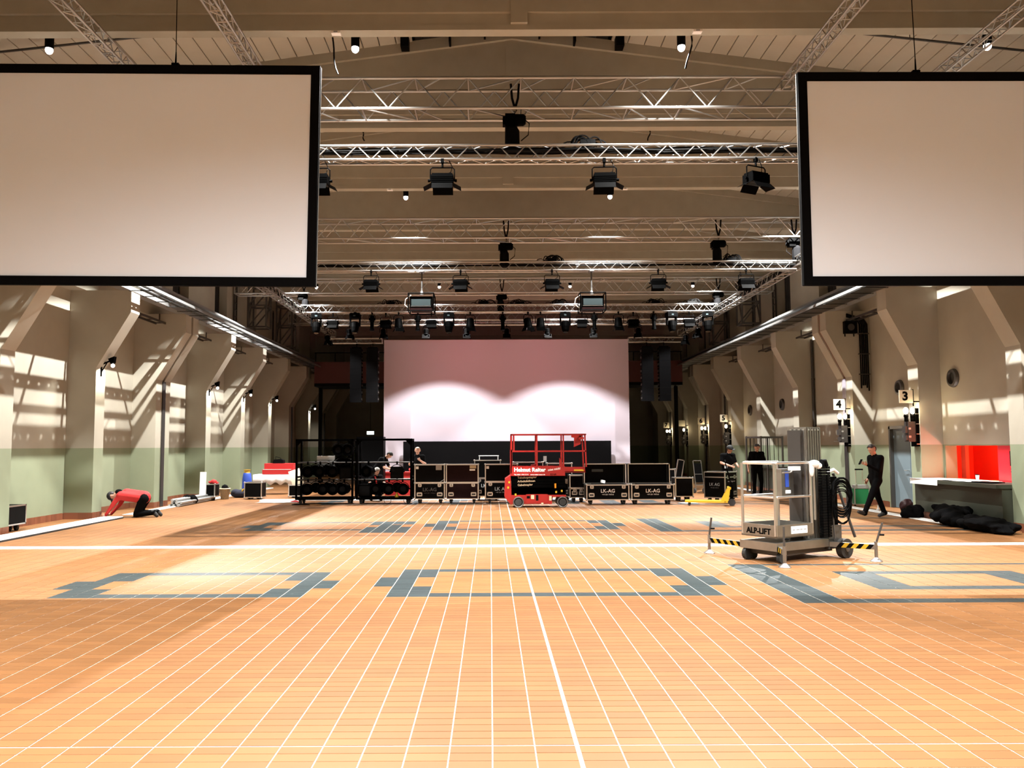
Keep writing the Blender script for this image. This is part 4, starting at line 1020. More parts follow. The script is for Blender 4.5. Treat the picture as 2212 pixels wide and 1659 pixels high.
for x, y in ((.015, .02), (.015, bd - .02), (bw - .02, .02), (bw - .02, bd - .02)): MB().cyl((x, y, .4), (x, y, 1.48), .022, n=10).build('basket_post', 'alu', t)
MB().cyl((.06, .04, .4), (.06, .04, 1.46), .018, n=10).build('basket_post', 'alu', t)
for z, r in ((1.48, .022), (.97, .018)):
    MB().tube([(bw, .02, z), (.06, .02, z), (.015, .06, z), (.015, bd - .06, z), (.06, bd - .02, z), (bw, bd - .02, z)], r, 8).build('guard_rail', 'alu', t)
MB().tube([(bw - .1, .02, 1.48), (bw + .02, .02, 1.46), (bw + .06, .02, 1.4), (bw + .06, .02, .6)], .02, 8).build('guard_rail', 'alu', t)
cbx = MB().bb(.52, .3, .95, .8, .42, 1.38).build('control_cabinet', 'alu_dull', t)
MB().bb(.6, .294, 1.1, .68, .3, 1.34).build('blue_label', 'blue_plastic', cbx); MB().bb(.6, .294, 1.0, .72, .3, 1.05).build('white_label', 'white', cbx)
MB().bb(.55, .1, 1.36, .72, .2, 1.42).build('control_panel', 'white', t); MB().tube([(.3, .1, 1.33), (.5, .12, 1.33), (.55, .12, 1.36)], .012).build('control_handle', 'alu', t)
# mast
ms_ = MB().bb(.93, .14, .3, 1.27, .5, 2.03).build('mast_section', 'alu_dull', t)
for i in range(6): MB().bb(.95 + i * .056, .125, .3, .975 + i * .056, .14, 2.02).build('mast_rib', 'alu_dull', ms_)
for i in range(4): MB().cyl((.975 + i * .075, .12, 1.985), (.975 + i * .075, .126, 1.985), .014, n=8).build('bolt', 'alu', ms_)
for i in range(4): MB().bb(.915, .16 + i * .08, .3, .93, .2 + i * .08, 2.0).build('mast_rib', 'alu', ms_)
MB().bb(.86, .2, .3, .93, .44, 1.98).build('inner_mast', 'steel_dark', t)
# energy chain beside the mast
for i in range(26):
    MB().bb(1.0, -.07, .33 + i * .042, 1.1, .0, .365 + i * .042).bb(1.13, -.07, .33 + i * .042, 1.2, .0, .365 + i * .042).build('chain_link', 'black', t)
MB().tube([(1.05, -.03, 1.42), (1.07, -.03, 1.5), (1.12, -.03, 1.5), (1.16, -.03, 1.42)], .04, 8).build('chain_loop', 'black', t)
MB().bb(1.25, .0, .3, 1.45, .3, 1.25).build('drive_housing', 'black_metal', t)
MB().bb(1.18, -.02, .14, 1.5, .3, .5).build('motor_cover', 'steel_grey', t)
MB().cyl((1.28, -.06, .3), (1.2, -.04, 1.3), .015, n=8).build('lever', 'steel_grey', t)
MB().cyl((1.5, .1, 1.3), (1.72, -.1, .3), .022, n=8).build('push_bar', 'steel_dark', t)
MB().tube([(1.27, .05, 1.32), (1.42, .03, 1.36), (1.55, .05, 1.3)], .025, 8).build('push_handle', 'white', t)
for x, y, r in ((.05, .6, .095), (.1, .0, .085), (.2, .62, .07)):
    c = MB().bb(x - .04, y - .02, r * 1.6, x + .04, y + .02, .2).build('caster', 'steel_dark', t); MB().cyl((x, y - .03, r), (x, y + .03, r), r, n=16).build('wheel', 'rubber', c)
for y in (-.12, .72):
    wv = MB().cyl((1.42, y - .05, .15), (1.42, y + .05, .15), .15, n=22).build('transport_wheel', 'rubber', t); MB().cyl((1.42, y - .06, .15), (1.42, y + .06, .15), .05, n=12).build('hub', 'steel_grey', wv)
# outriggers
def outrigger(x0, y0, x1, y1, lean):
    d = Vector((x1 - x0, y1 - y0, 0)).normalized(); z = .215
    arm = MB().bar((x0, y0, z), (x1, y1, z), .06, .075).build('outrigger_beam', 'alu_dull', t)
    L = math.hypot(x1 - x0, y1 - y0); n = Vector((-d.y, d.x, 0))
    for s in (-1, 1):
        q = .25 * L; k = 0
        while q < L - .12:
            p = Vector((x0, y0, z)) + d * q + n * (.031 * s)
            w = .07
            v = [p + d * -.02 + Vector((0, 0, -.037)), p + d * (w - .02) + Vector((0, 0, -.037)), p + d * (w + .04) + Vector((0, 0, .037)), p + d * .04 + Vector((0, 0, .037))]
            vv = [tuple(a) for a in v] + [tuple(a + n * .001 * s) for a in v]
            MB().add(vv, [(0, 1, 2, 3), (7, 6, 5, 4), (0, 1, 5, 4), (1, 2, 6, 5), (2, 3, 7, 6), (3, 0, 4, 7)]).build('warning_stripe', 'yellow' if k % 2 else 'black', arm)
            q += w; k += 1
    MB().cyl((x1, y1, .04), (x1, y1, .3), .025, n=10).build('jack_tube', 'alu_dull', t)
    MB().cyl((x1, y1, .26), (x1 + lean * d.x, y1 + lean * d.y, .58), .016, n=8).build('jack_screw', 'steel_grey', t)
    MB().cyl((x1 + lean * .5 * d.x, y1 + lean * .5 * d.y, .4), (x1 + lean * .5 * d.x + .05, y1 + lean * .5 * d.y - .05, .4), .014, n=8).build('jack_handle', 'black', t)
    MB().lathe([(.085, 0), (.09, .008), (.05, .04), (.025, .06)], (x1, y1, 0), (0, 0, 1), 16).build('foot_pad', 'alu', t)
outrigger(.1, .5, .11, 1.44, -.06); outrigger(.15, .1, -.19, -.29, .0); outrigger(1.2, .05, 1.457, -.63, .1); outrigger(1.2, .6, 1.92, .95, .1)
text('maker_lettering', 'ALP-LIFT', .12, 'black', t, (-.003, .33, .455), R(-90), bold=.004)
MB().bb(.33, -.006, .42, .7, 0, .53).build('notice_plate', 'white', t); [MB().bb(.36 + .085 * i, -.0075, .468, .36 + .085 * i + (.05, .07, .055, .06)[i], -.006, .488).build('print_mark', 'grey_text', t) for i in range(4)]
rag = MB().sph((0, 0, 0), (.09, .07, .06), 9, 6).sph((.07, .02, -.03), (.06, .05, .05), 8, 5).sph((-.05, -.02, -.08), (.04, .03, .12), 8, 5).build('white_rag', 'white', smooth=True)
rag.location = (4.98, 12.88, 1.46); tag(rag, 'crumpled white rag lying on the mast lift rail', 'rag')
coil = MB()
rnd = random.Random(3)
for j in range(13):
    r = .13 + .03 * rnd.random(); ox, oz = .02 * rnd.random(), -.02 * j * rnd.random(); st = 1.6 + .3 * rnd.random(); yy = .05 * (rnd.random() - .5)
    coil.tube([(ox + r * math.cos(2 * math.pi * i / 22), yy + .02 * math.sin(i), oz + r * st * math.sin(2 * math.pi * i / 22)) for i in range(23)], .009, 5)
coil.tube([(-.12, 0, -.2), (-.1, -.02, -.38), (.0, -.03, -.46), (.1, -.03, -.4), (.13, 0, -.15)], .009, 5)
co = coil.build('cable_coil', 'black', loc=(5.42, 13.0, 1.0)); tag(co, 'big coil of black cable hanging on the mast lift handle', 'cable')

# ================================================================ yellow pallet truck
PT = thing('pallet_truck', 'yellow hand pallet truck beside the open trunks', 'pallet truck', (6.88, 24.4, 0), R(-14))
t = PT
for y in (-.2, .2):
    MB().bb(-1.2, y - .08, .1, -.05, y + .08, .15).build('fork', 'yellow', t)
    MB().cyl((-1.08, y - .05, .045), (-1.08, y + .05, .045), .04, n=12).build('fork_roller', 'rubber', t)
MB().bb(-.1, -.28, .1, .0, .28, .17).build('cross_bar', 'yellow', t)
for y in (-.22, .22): MB().prism([(-.18, .15), (.02, .15), (.08, .52), (.03, .56)], 'y', y - .03, y + .03).build('frame_plate', 'yellow', t)
MB().bb(.0, -.24, .48, .1, .24, .54).build('frame_top', 'yellow', t)
MB().cyl((.12, 0, .12), (.12, 0, .6), .05, n=12).build('hydraulic_pump', 'black_metal', t)
for y in (-.08, .08): MB().cyl((.12, y - .03, .1), (.12, y + .03, .1), .1, n=18).build('steering_wheel', 'rubber', t)
MB().cyl((.14, 0, .5), (.0, 0, 1.08), .022, n=10).build('drawbar', 'black_metal', t)
MB().tube([(.0, -.03, 1.08), (-.02, -.14, 1.16), (-.04, -.17, 1.27), (-.045, -.1, 1.31), (-.045, .1, 1.31), (-.04, .17, 1.27), (-.02, .14, 1.16), (.0, .03, 1.08)], .018, 8).build('handle_loop', 'black_metal', t)
MB().bb(-.06, -.03, 1.08, .02, .03, 1.15).build('release_block', 'grey_text', t)

# ================================================================ right wall: numbered lamp posts
def wall_post(num, k, label, two=True):
    t = thing('wall_lamp', label, 'lamp', (XR, YB(k) - (.25 if k not in JOINTS else .53) * .3, 1.7))
    MB().bb(-.08, -.14, 0, 0, .14, .95).build('back_plate', 'black_metal', t)
    MB().bb(-.26, -.12, .12, -.08, .1, .62).build('switch_box', 'steel_dark', t)
    MB().bb(-.33, -.1, .34, -.26, .06, .5).bb(-.31, -.1, .16, -.26, .06, .28).build('terminal_box', 'steel_dark', t)
    for i, z in enumerate((.22, .42)): MB().bb(-.26 + .0, -.126, z, -.2, -.12, z + .05).build('indicator_plate', 'galv', t)
    for z in (.05, .3, .55, .8): MB().bb(-.085, -.16, z, -.01, -.14, z + .02).build('strap', 'alu_dull', t)
    for q in (.1, .9): MB().cyl((0, -.1, q), (.14, -.12, q), .012).build('wall_bracket', 'black_metal', t)
    for i, x in enumerate((-.27, -.1) if two else (-.2,)):
        MB().lathe([(.05, 0), (.045, .1), (.06, .14), (.045, .18)], (x, -.04, .62), (0, 0, 1), 10).build('lamp_socket', 'black_metal', t)
        MB().sph((x, -.04, .89), (.062, .062, .085), 12, 8).build('bulb', 'bulb_glow', t, smooth=True)
    point(t, (-.2, -.22, .9), 22, (1.0, .78, .48), .06)
    if num is not None:
        sg = MB().bb(-.50, -.2, 1.08, -.16, -.185, 1.40).build('number_board', 'sign_cream', t)
        if num: text('number', num, .3, 'black', sg, (-.35, -.203, 1.24), bold=.012)
        MB().bb(-.16, -.21, 1.0, -.145, -.17, 1.42).bb(-.16, -.2, 1.1, 0, -.185, 1.13).build('board_bracket', 'black_metal', t)
wall_post('3', 3, 'black wall lamp post whose cream board reads three')
wall_post('4', 4, 'black wall lamp post whose cream board reads four')
wall_post('5', 7, 'black wall lamp post whose cream board reads five', False)
wall_post('6', 8, 'black wall lamp post whose cream board reads six')
wall_post('', 9, 'black wall lamp post with a small blank board, left of board six', False)
wall_post('7', 10, 'black wall lamp post whose cream board reads seven, farthest away')
# left pier bracket lamps
def bracket_lamp(k, label, first=False):
    t = thing('bracket_lamp', label, 'lamp', (XL, YB(k), 3.55))
    MB().bb(0, -.03, 0, .025, .03, .34).build('wall_bar', 'black_metal', t)
    MB().bar((.012, 0, .3), (.3, 0, .42), .035).bar((.012, 0, .1), (.16, 0, .36), .02).build('arm', 'black_metal', t)
    MB().prism([(.2, .44), (.36, .5), (.34, .34), (.28, .3)], 'y', -.07, .07).build('head', 'black_metal', t)
    MB().sph((.3, 0, .27), (.05, .05, .05), 10, 6).build('bulb', 'lamp_glow', t, smooth=True)
    spot(t, (.3, 0, .2), (-.25, .25, -2), WALL_W, 150, .3, (1.0, .93, .8), .05)
for k, nm in ((3, 'nearest one'), (5, 'second nearest'), (6, 'third nearest'), (7, 'fourth nearest'), (9, 'farthest one')):
    bracket_lamp(k, 'black bracket lamp lit on a left wall pier, ' + nm)

# portholes, ventilator box, cable bundle, cabinets on the right wall
for i, (y, z, r, nm) in enumerate(((20.1, 3.35, .17, 'nearest, right of board 3'), (22.75, 3.3, .16, 'behind board 3'), (31.95, 3.3, .17, 'third, above the cage'), (35.9, 3.25, .17, 'farthest'))):
    t = thing('porthole', 'round dark grey vent opening in the right wall, ' + nm, 'vent', (REC_R, y, z))
    MB().lathe([(r + .06, 0), (r + .06, -.02), (r + .04, -.07), (r - .02, -.08), (r - .03, 0)], (0, 0, 0), (1, 0, 0), 24).build('ring', 'steel_grey', t)
    MB().cyl((-.012, 0, 0), (-.004, 0, 0), r - .02, n=24).build('opening', 'dark_void', t)
t = thing('ventilator_box', 'black ventilator box on the pier above lamp board 4', 'ventilator', (10.62, YB(4) - .53, 5.2))
MB().bb(-.18, -.16, -.18, .18, 0, .18).build('housing', 'black', t); MB().cyl((0, -.165, 0), (0, -.16, 0), .1, n=16).build('fan_opening', 'steel_dark', t)
for x in (-.13, .13): MB().bb(x - .012, -.03, -.26, x + .012, 0, -.18).build('mount', 'black', t)
t = thing('cable_riser', 'bundle of thick black cables rising beside lamp board 3', 'cable', (11.02, YB(4) - .56, 3.4))
for i in range(5): MB().tube([(-.12 + .055 * i, -.04, .1 * math.sin(i)), (-.12 + .055 * i, -.04, 1.9), (-.2 + .05 * i, -.05, 2.05), (-.5, -.05, 2.12 + .02 * i)], .022, 6).build('cable', 'black', t)
for z in (.4, 1.0, 1.6): MB().bb(-.17, -.08, z, .14, 0, z + .03).build('clamp_bar', 'steel_dark', t)
t = thing('distribution_box', 'cream electrical box on the right wall behind the mast', 'cabinet', (11.12, YB(5) - .3, 1.2))
MB().bb(-.12, -.14, 0, .08, 0, .5).build('housing', 'cream', t); MB().bb(-.1, -.15, .03, .06, -.14, .47).build('door', 'cream', t)
t = thing('hose_cabinet', 'red fire hose cabinet on the right wall behind the mast', 'cabinet', (11.12, YB(5) - .35, .62))
MB().bb(-.1, -.22, 0, .1, 0, .45).build('housing', 'red_plastic', t); MB().bb(-.09, -.23, .02, .09, -.22, .43).build('door', 'red_plastic', t); MB().cyl((-.08, -.1, .48), (.09, -.1, .48), .012).build('rail', 'cream', t)
t = thing('red_shelf', 'small red wall box above the cream electrical box', 'box', (11.1, YB(5) - .3, 1.76))
MB().bb(-.14, -.14, 0, .1, 0, .16).build('housing', 'red_plastic', t); MB().bb(-.15, -.15, .06, .1, -.14, .085).build('white_band', 'white', t)
t = thing('conduit', 'thin pipe loop on the right wall left of lamp board 4', 'pipe', (REC_R, 26.2, 1.86))
MB().tube([(-.03, -1.0, .6), (-.03, -1.0, .05), (-.03, -.9, 0), (-.03, 1.0, 0)], .02, 8).build('pipe', 'galv', t); MB().tube([(-.03, -.9, .1), (-.03, .8, .1)], .014, 8).build('pipe', 'galv', t)

# counters at the right wall
def counter(label, y0, y1, xf, z):
    t = thing('counter', label, 'counter', (xf, (y0 + y1) / 2, 0)); L = (y1 - y0) / 2; dx = REC_R - xf - .01
    MB().bb(0.04, -L, .14, dx, L, z - .08).build('front_panel', 'counter_green', t)
    MB().bb(.05, -L, 0, dx, L, .14).build('plinth', 'tile_brown', t)
    MB().bb(-.08, -L - .02, z - .08, dx, L, z).build('worktop', 'counter_green', t)
    return t
counter('dark green counter below the red booth window', 16.9 + .27, 20.68, 10.42, .92)
counter('dark green counter behind the man in the dark T-shirt', 29.32, 32.8, 10.35, .98)
def sheet(name, label, x, y, z, w, d, rz, m='paper', curl=.0, cat='paper'):
    n = 6; v = []; f = []
    for lay in (0, 1):
        for i in range(n + 1):
            for j in range(3):
                u = i / n - .5; v.append((w * (j / 2 - .5), d * u, .004 * lay + .003 + curl * (u + .5) ** 3 + .004 * math.sin(i * 1.7 + j)))
    N = 3 * (n + 1)
    for i in range(n):
        for j in range(2):
            a = i * 3 + j; f.append((a, a + 3, a + 4, a + 1)); f.append((N + a, N + a + 1, N + a + 4, N + a + 3))
    for i in range(n): f += [(i * 3, N + i * 3, N + i * 3 + 3, i * 3 + 3), (i * 3 + 2, i * 3 + 5, N + i * 3 + 5, N + i * 3 + 2)]
    f += [(0, 1, N + 1, N), (1, 2, N + 2, N + 1), (3 * n, N + 3 * n, N + 3 * n + 1, 3 * n + 1), (3 * n + 1, N + 3 * n + 1, N + 3 * n + 2, 3 * n + 2)]
    o = MB().add(v, f).build(name, m, loc=(x, y, z), rot=(0, 0, rz)); return tag(o, label, cat)
sheet('plan_sheet', 'large white plan sheet hanging over the counter edge, far end', 10.72, 20.0, .925, .78, 1.3, .04)
tag(MB().bb(0, -.62, 0, .006, .62, .13).build('paper_flap', 'paper', loc=(10.325, 20.02, .80), rot=(0, R(3), 0)), 'white paper edge hanging down the front of the counter', 'paper')
sheet('plan_sheet', 'large white plan sheet in the middle of the counter', 10.75, 18.75, .932, .72, 1.15, -.05)
sheet('folded_paper', 'small folded white paper beside the cup on the counter', 10.6, 18.3, .95, .3, .42, .3)
tag(MB().bb(-.17, -.28, 0, .17, .28, .02).build('black_folder', 'black', loc=(10.62, 17.9, .93), rot=(0, 0, .15)), 'flat black folder on the near end of the counter', 'folder')
cp = thing('paper_cup', 'white paper cup with dark lid on the counter', 'cup', (10.95, 18.85, .945))
MB().lathe([(.028, 0), (.04, .11), (.042, .112)], (0, 0, 0), (0, 0, 1), 14).build('cup_body', 'paper', cp); MB().lathe([(.043, .11), (.043, .125), (.03, .13)], (0, 0, 0), (0, 0, 1), 14).build('lid', 'black', cp)

def blob(name, label, cat, loc, parts, m, seed, rz=0):
    rnd = random.Random(seed); mb = MB()
    for (c, r) in parts:
        mb.sph(c, r, 12, 8)
        for q in range(7):
            a = rnd.random() * 6.283; b = rnd.random() * .9; k = .35 + .25 * rnd.random()
            mb.sph((c[0] + r[0] * .75 * math.cos(a), c[1] + r[1] * .75 * math.sin(a), max(.02, c[2] + r[2] * (b - .45) * 1.1)), (r[0] * k, r[1] * k, r[2] * k), 9, 6)
    o = mb.build('tmp', m); md = o.modifiers.new('r', 'REMESH'); md.mode = 'VOXEL'; md.voxel_size = .018
    sm = o.modifiers.new('s', 'SMOOTH'); sm.iterations = 2
    bpy.context.view_layer.update(); ev = bpy.data.meshes.new_from_object(o.evaluated_get(bpy.context.evaluated_depsgraph_get())); bpy.data.objects.remove(o)
    out = MB(); out.f = [tuple(p.vertices) for p in ev.polygons]; out.m = [0] * len(out.f)
    for v_ in ev.vertices:
        x, y, z = v_.co; n_ = v_.normal; d_ = .012 * math.sin(23 * x + 9 * y + seed) + .012 * math.sin(19 * y + 17 * z + 2 * seed) + .006 * math.sin(51 * x - 33 * z)
        out.v.append((x + n_.x * d_, y + n_.y * d_, max(0.002, z + n_.z * d_)))
    o = out.build(name, m, loc=loc, smooth=True, rot=(0, 0, rz)); tag(o, label, cat); return o
blob('dark_bag', 'dark bag slumped against the pier left of the counter', 'bag', (10.1, 20.15, 0), [((0, 0, .12), (.26, .2, .16)), ((.15, .1, .2), (.14, .14, .1)), ((-.15, .0, .08), (.12, .16, .1))], 'black_fabric', 1)
blob('duffel_bag', 'large black duffel bag in front of the counter', 'bag', (10.05, 18.3, 0), [((0, 0, .2), (.32, .5, .22)), ((0, .35, .3), (.2, .2, .14)), ((-.1, -.4, .13), (.25, .3, .15))], 'black_fabric', 2)
blob('dark_jacket', 'black jacket heap at the right picture edge', 'jacket', (10.0, 17.0, 0), [((0, 0, .14), (.35, .6, .15)), ((.05, .4, .1), (.3, .3, .14)), ((0, -.4, .1), (.25, .4, .12))], 'black_fabric', 3)
blob('red_bag', 'small dark red bag in the doorway beside the pier', 'bag', (10.75, 21.75, 0), [((0, 0, .14), (.15, .16, .18)), ((.05, .05, .25), (.09, .1, .1))], 'maroon_laminate', 4)

# green trolley case by the right wall
GC = thing('trolley_case', 'green trolley case with pull handle by the right wall', 'case', (10.6, 24.05, 0), R(-10))
MB().bb(-.2, -.15, .05, .2, .15, .52).build('body', 'green_case', GC)
mb = MB(); edge_frame(mb, -.2, -.15, .05, .2, .15, .52, .025); mb.build('edge_trim', 'alu', GC)
MB().bb(-.2, -.15, .52, .2, .15, .6).build('lid', 'galv', GC)
for x in (-.09, .09): MB().cyl((x, .1, .6), (x, .1, 1.02), .01).build('pull_rod', 'alu', GC)
MB().bb(-.11, .08, 1.02, .11, .12, 1.06).build('grip', 'black', GC)
for x in (-.14, .14):
    MB().cyl((x - .02, .1, .05), (x + .02, .1, .05), .05, n=12).build('wheel', 'rubber', GC); MB().bb(x - .03, -.16, .5, x + .03, -.15, .62).build('latch', 'alu', GC)
tag(MB().lathe([(.05, 0), (.05, .02), (.02, .03), (.02, .12), (.05, .13)], (0, 0, 0), (0, 0, 1), 12).build('floor_socket', 'white', loc=(10.42, 22.6, 0)), 'small white socket post on the floor behind the walking man', 'socket')
# wire cage trolley
WC = thing('cage_trolley', 'tall grey wire cage trolley behind the man in the T-shirt', 'cage', (9.6, 29.3, 0), R(20))
for x in (-.45, .45):
    for y in (-.4, .4): MB().bb(x - .025, y - .025, .1, x + .025, y + .025, 2.06).build('post', 'steel_grey', WC)
for z in (.12, 2.02): MB().bar((-.45, -.4, z), (.45, -.4, z), .06).bar((-.45, .4, z), (.45, .4, z), .06).bar((-.45, -.4, z), (-.45, .4, z), .06).bar((.45, -.4, z), (.45, .4, z), .06).build('frame_ring', 'steel_grey', WC)
for x in (-.27, -.09, .09, .27):
    for y in (-.4, .4): MB().cyl((x, y, .12), (x, y, 2.02), .012, n=6).build('bar', 'steel_dark', WC)
for y in (-.2, 0, .2): MB().cyl((-.45, y, .12), (-.45, y, 2.02), .012, n=6).build('bar', 'steel_dark', WC)
casters(WC, .9, .8, .05)
t = thing('leaning_panel', 'black panel with metal edges leaning beside the far right wall', 'panel', (6.75, 30.6, 0)); t.rotation_euler = (0, R(10), 0)
MB().bb(-.12, -.02, 0, .12, .02, 1.25).build('board', 'black_laminate', t); mb = MB(); edge_frame(mb, -.12, -.02, 0, .12, .02, 1.25, .03); mb.build('edge_trim', 'alu', t)
t = thing('hand_truck', 'folding steel hand truck behind the man with the cap', 'hand truck', (7.7, 30.8, 0), R(15)); t.rotation_euler = (R(-10), 0, R(15))
for x in (-.16, .16): MB().cyl((x, 0, .05), (x, 0, 1.2), .016).build('side_tube', 'alu_dull', t)
MB().bb(-.17, -.01, .4, .17, .01, 1.1).build('back_panel', 'black', t)
for z in (.3, .7, 1.2): MB().cyl((-.16, 0, z), (.16, 0, z), .014).build('cross_tube', 'alu_dull', t)
MB().bb(-.18, -.25, .02, .18, 0, .035).build('toe_plate', 'alu_dull', t)
for x in (-.2, .2): MB().cyl((x - .02, .08, .1), (x + .02, .08, .1), .1, n=14).build('wheel', 'rubber', t)
road_case('small dark case with sticker behind the mast lift basket', 10.0, 26.9, R(60), .45, .4, .62, 1.0, handles=True, latch=False)

# ================================================================ floor strips
def strip(label, x0, y0, x1, y1, seg, z, m, axis, n_side=2):
    t = thing('cable_cover', label, 'cable cover', ((x0 + x1) / 2, (y0 + y1) / 2, 0)); cx, cy = (x0 + x1) / 2, (y0 + y1) / 2
    a, b = (x0, x1) if axis == 'x' else (y0, y1); u = a
    while u < b - .05:
        v = min(u + seg - .006, b)
        if axis == 'x': MB().prism([(y0 - cy, .001), (y0 - cy + .03, z), (y1 - cy - .03, z), (y1 - cy, .001)], 'x', u - cx, v - cx).build('cover_plate', m, t)
        else: MB().prism([(x0 - cx, .001), (x0 - cx + .02, z), (x1 - cx - .02, z), (x1 - cx, .001)], 'y', u - cy, v - cy).build('cover_plate', m, t)
        u += seg
strip('long white cable cover laid straight across the tiled floor', -9.0, 14.68, 9.6, 14.93, 1.0, .016, 'white', 'x')
strip('white cable cover across the floor behind the lamp racks', -7.6, 27.6, 6.2, 28.1, 1.0, .016, 'white', 'x')
strip('white cable cover running along the left wall past the kneeling man', -9.62, 21.9, -9.32, 36.0, 1.2, .016, 'white', 'y')
strip('pale cable cover running along the right wall', 9.95, 18.5, 10.25, 36.0, 1.2, .016, 'white', 'y')
for nm, x in (('outer one against the wall', -9.52), ('inner one beside the tiles', -9.26)):
    tp = thing('floor_profile', 'long pale metal floor profile at the kneeling man hands, ' + nm, 'profile', (x, 18.2, 0))
    MB().bb(-.12, -2.7, .0, .12, 2.7, .05).build('profile_body', 'white', tp); MB().bb(-.005, -2.7, .05, .005, 2.7, .056).build('groove', 'grey_text', tp)
    MB().bb(.12, -2.7, 0, .13, 2.7, .035).build('rubber_edge', 'rubber', tp)

# ================================================================ pipes and gallery at the walls
for y, nm in ((28.72, 'behind the mast'), (39.6, 'left of board five')):
    t = thing('downpipe', 'dark vertical pipe on the right wall ' + nm, 'pipe', (REC_R - .07, y, 0))
    MB().cyl((0, 0, .17), (0, 0, 5.4), .045, n=12).build('pipe', 'steel_dark', t)
    for z in (.8, 2.4, 4.0): MB().cyl((0, 0, z), (0, 0, z + .04), .055, n=12).bb(0, -.01, z, .07, .01, z + .04).build('pipe_clip', 'steel_dark', t)
mat('gallery_red', (0.07, 0.007, 0.005), .6)
for nm, x0, x1 in (('left', -8.6, -4.7), ('right', 6.2, 9.4)):
    t = thing('gallery', 'dark red gallery behind the %s speaker columns' % nm, 'gallery', ((x0 + x1) / 2, 40.6, 4.85)); w = (x1 - x0) / 2
    MB().bb(-w, 0, 0, w, .08, 1.05).build('front_panel', 'gallery_red', t); MB().bb(-w, 0, -.15, w, 2.0, 0).build('deck', 'black', t)
    for i in range(5): MB().cyl((-w + .05 + i * (2 * w - .1) / 4, .04, 1.05), (-w + .05 + i * (2 * w - .1) / 4, .04, 1.5), .02, n=8).build('rail_post', 'black_metal', t)
    MB().cyl((-w, .04, 1.5), (w, .04, 1.5), .022, n=8).build('handrail', 'black_metal', t)
    for x in (-w + .1, w - .1): MB().bb(x - .08, 1.0, -4.85, x + .08, 1.16, -.15).build('support_post', 'black', t)
for nm, xa_, za_, xb_, zb_ in (('left', -10.0, 8.73, -5.9, 9.17), ('right', 6.75, 9.13, 10.9, 8.66)):
    t = thing('roof_pipe', 'thin brown pipe hung under the sloping roof above the %s screen' % nm, 'pipe', ((xa_ + xb_) / 2, 14.5, 8.9)); cx_ = (xa_ + xb_) / 2
    MB().cyl((xa_ - cx_, 0, za_ - 8.9), (xb_ - cx_, 0, zb_ - 8.9), .022, n=10).build('pipe', 'steel_dark', t)
    for q in (.2, .5, .8):
        x = xa_ + (xb_ - xa_) * q; z = za_ + (zb_ - za_) * q
        MB().cyl((x - cx_, 0, z - 8.9), (x - cx_, 0, zr(x) - 8.9), .008, n=6).build('hanger', 'steel_dark', t)

# ================================================================ left wall clutter
PB = [(-9.5 + .09 * (i % 4), 0, .035 + .075 * (i // 4)) for i in range(11)]
for i, (x, y, z) in enumerate(PB):
    o = MB().cyl((0, -1.5, 0), (0, 1.5, 0), .036, n=12).build('metal_pipe', 'galv', loc=(x + (.045 if i >= 4 and i < 8 else 0), 26.3 + .1 * (i % 3), z + .004))
    tag(o, 'grey metal pipe stacked by the left wall, %s layer, %s from the wall' % (('bottom', 'middle', 'top')[i // 4], ('first', 'second', 'third', 'fourth')[i % 4]), 'pipe', 'stack of pipes by the left wall')
blob('dark_cloth', 'black cloth thrown over the pipe stack', 'cloth', (-9.36, 26.2, .0), [((0, 0, .13), (.23, .22, .16)), ((-.1, .1, .15), (.16, .2, .12))], 'black_fabric', 6)
blob('red_cloth', 'red cloth on the narrow black case by the left wall', 'cloth', (-9.18, 27.75, .552), [((0, 0, .06), (.12, .12, .08)), ((.06, .03, .03), (.1, .1, .05))], 'red_fabric', 7)
tag(MB().bb(-.1, -.012, 0, .1, .012, .95).build('white_board', 'white', loc=(-9.42, 27.4, 0), rot=(R(-4), 0, 0)), 'narrow white board leaning on the left wall', 'board')
bs = thing('wicker_basket', 'brown wicker basket by the left wall', 'basket', (-9.0, 28.4, 0))
MB().lathe([(.13, 0), (.17, .33), (.185, .34), (.185, .37), (.16, .37), (.15, .3)], (0, 0, 0), (0, 0, 1), 16).build('basket_body', 'basket', bs)
MB().lathe([(.18, .335), (.195, .355), (.18, .375)], (0, 0, 0), (0, 0, 1), 16).build('rim', 'cream', bs)
blob('dark_hat', 'black knitted hat lying on the wicker basket', 'hat', (-9.0, 28.4, .37), [((0, 0, .04), (.13, .12, .08))], 'black_fabric', 8)
bp = thing('backpack', 'dark blue backpack with yellow strap on the floor by the left wall', 'backpack', (-8.75, 29.3, 0))
mat('navy', (.012, .014, .03), .9)
MB().sph((0, 0, .13), (.34, .2, .15), 14, 8).sph((-.15, 0, .17), (.17, .18, .13), 12, 8).build('bag_body', 'navy', bp, smooth=True)
MB().tube([(.08, -.15, .1), (.12, -.1, .28), (.22, -.05, .32), (.28, -.1, .2), (.26, -.18, .1)], .03, 8).build('strap', 'yellow', bp, smooth=True)
bg = thing('blue_sack', 'blue and yellow sack standing at the left wall', 'sack', (-8.75, 30.1, 0))
MB().lathe([(.16, 0), (.18, .3), (.17, .6), (.14, .8), (.1, .86)], (0, 0, 0), (0, 0, 1), 12).build('sack_body', 'blue_plastic', bg, smooth=True)
MB().lathe([(.12, .82), (.1, .9), (.13, .95)], (0, 0, 0), (0, 0, 1), 12).build('tied_top', 'yellow', bg)
tb = thing('work_table', 'folding table under clear plastic film by the left wall', 'table', (-8.0, 31.4, 0))
MB().bb(-.75, -.35, .7, .75, .35, .73).build('table_top', 'white', tb)
for x in (-.6, .6):
    for y in (-.28, .28): MB().cyl((x, y, 0), (x, y, .7), .018).build('leg', 'alu_dull', tb)
mb = MB(); N = 30
v = []
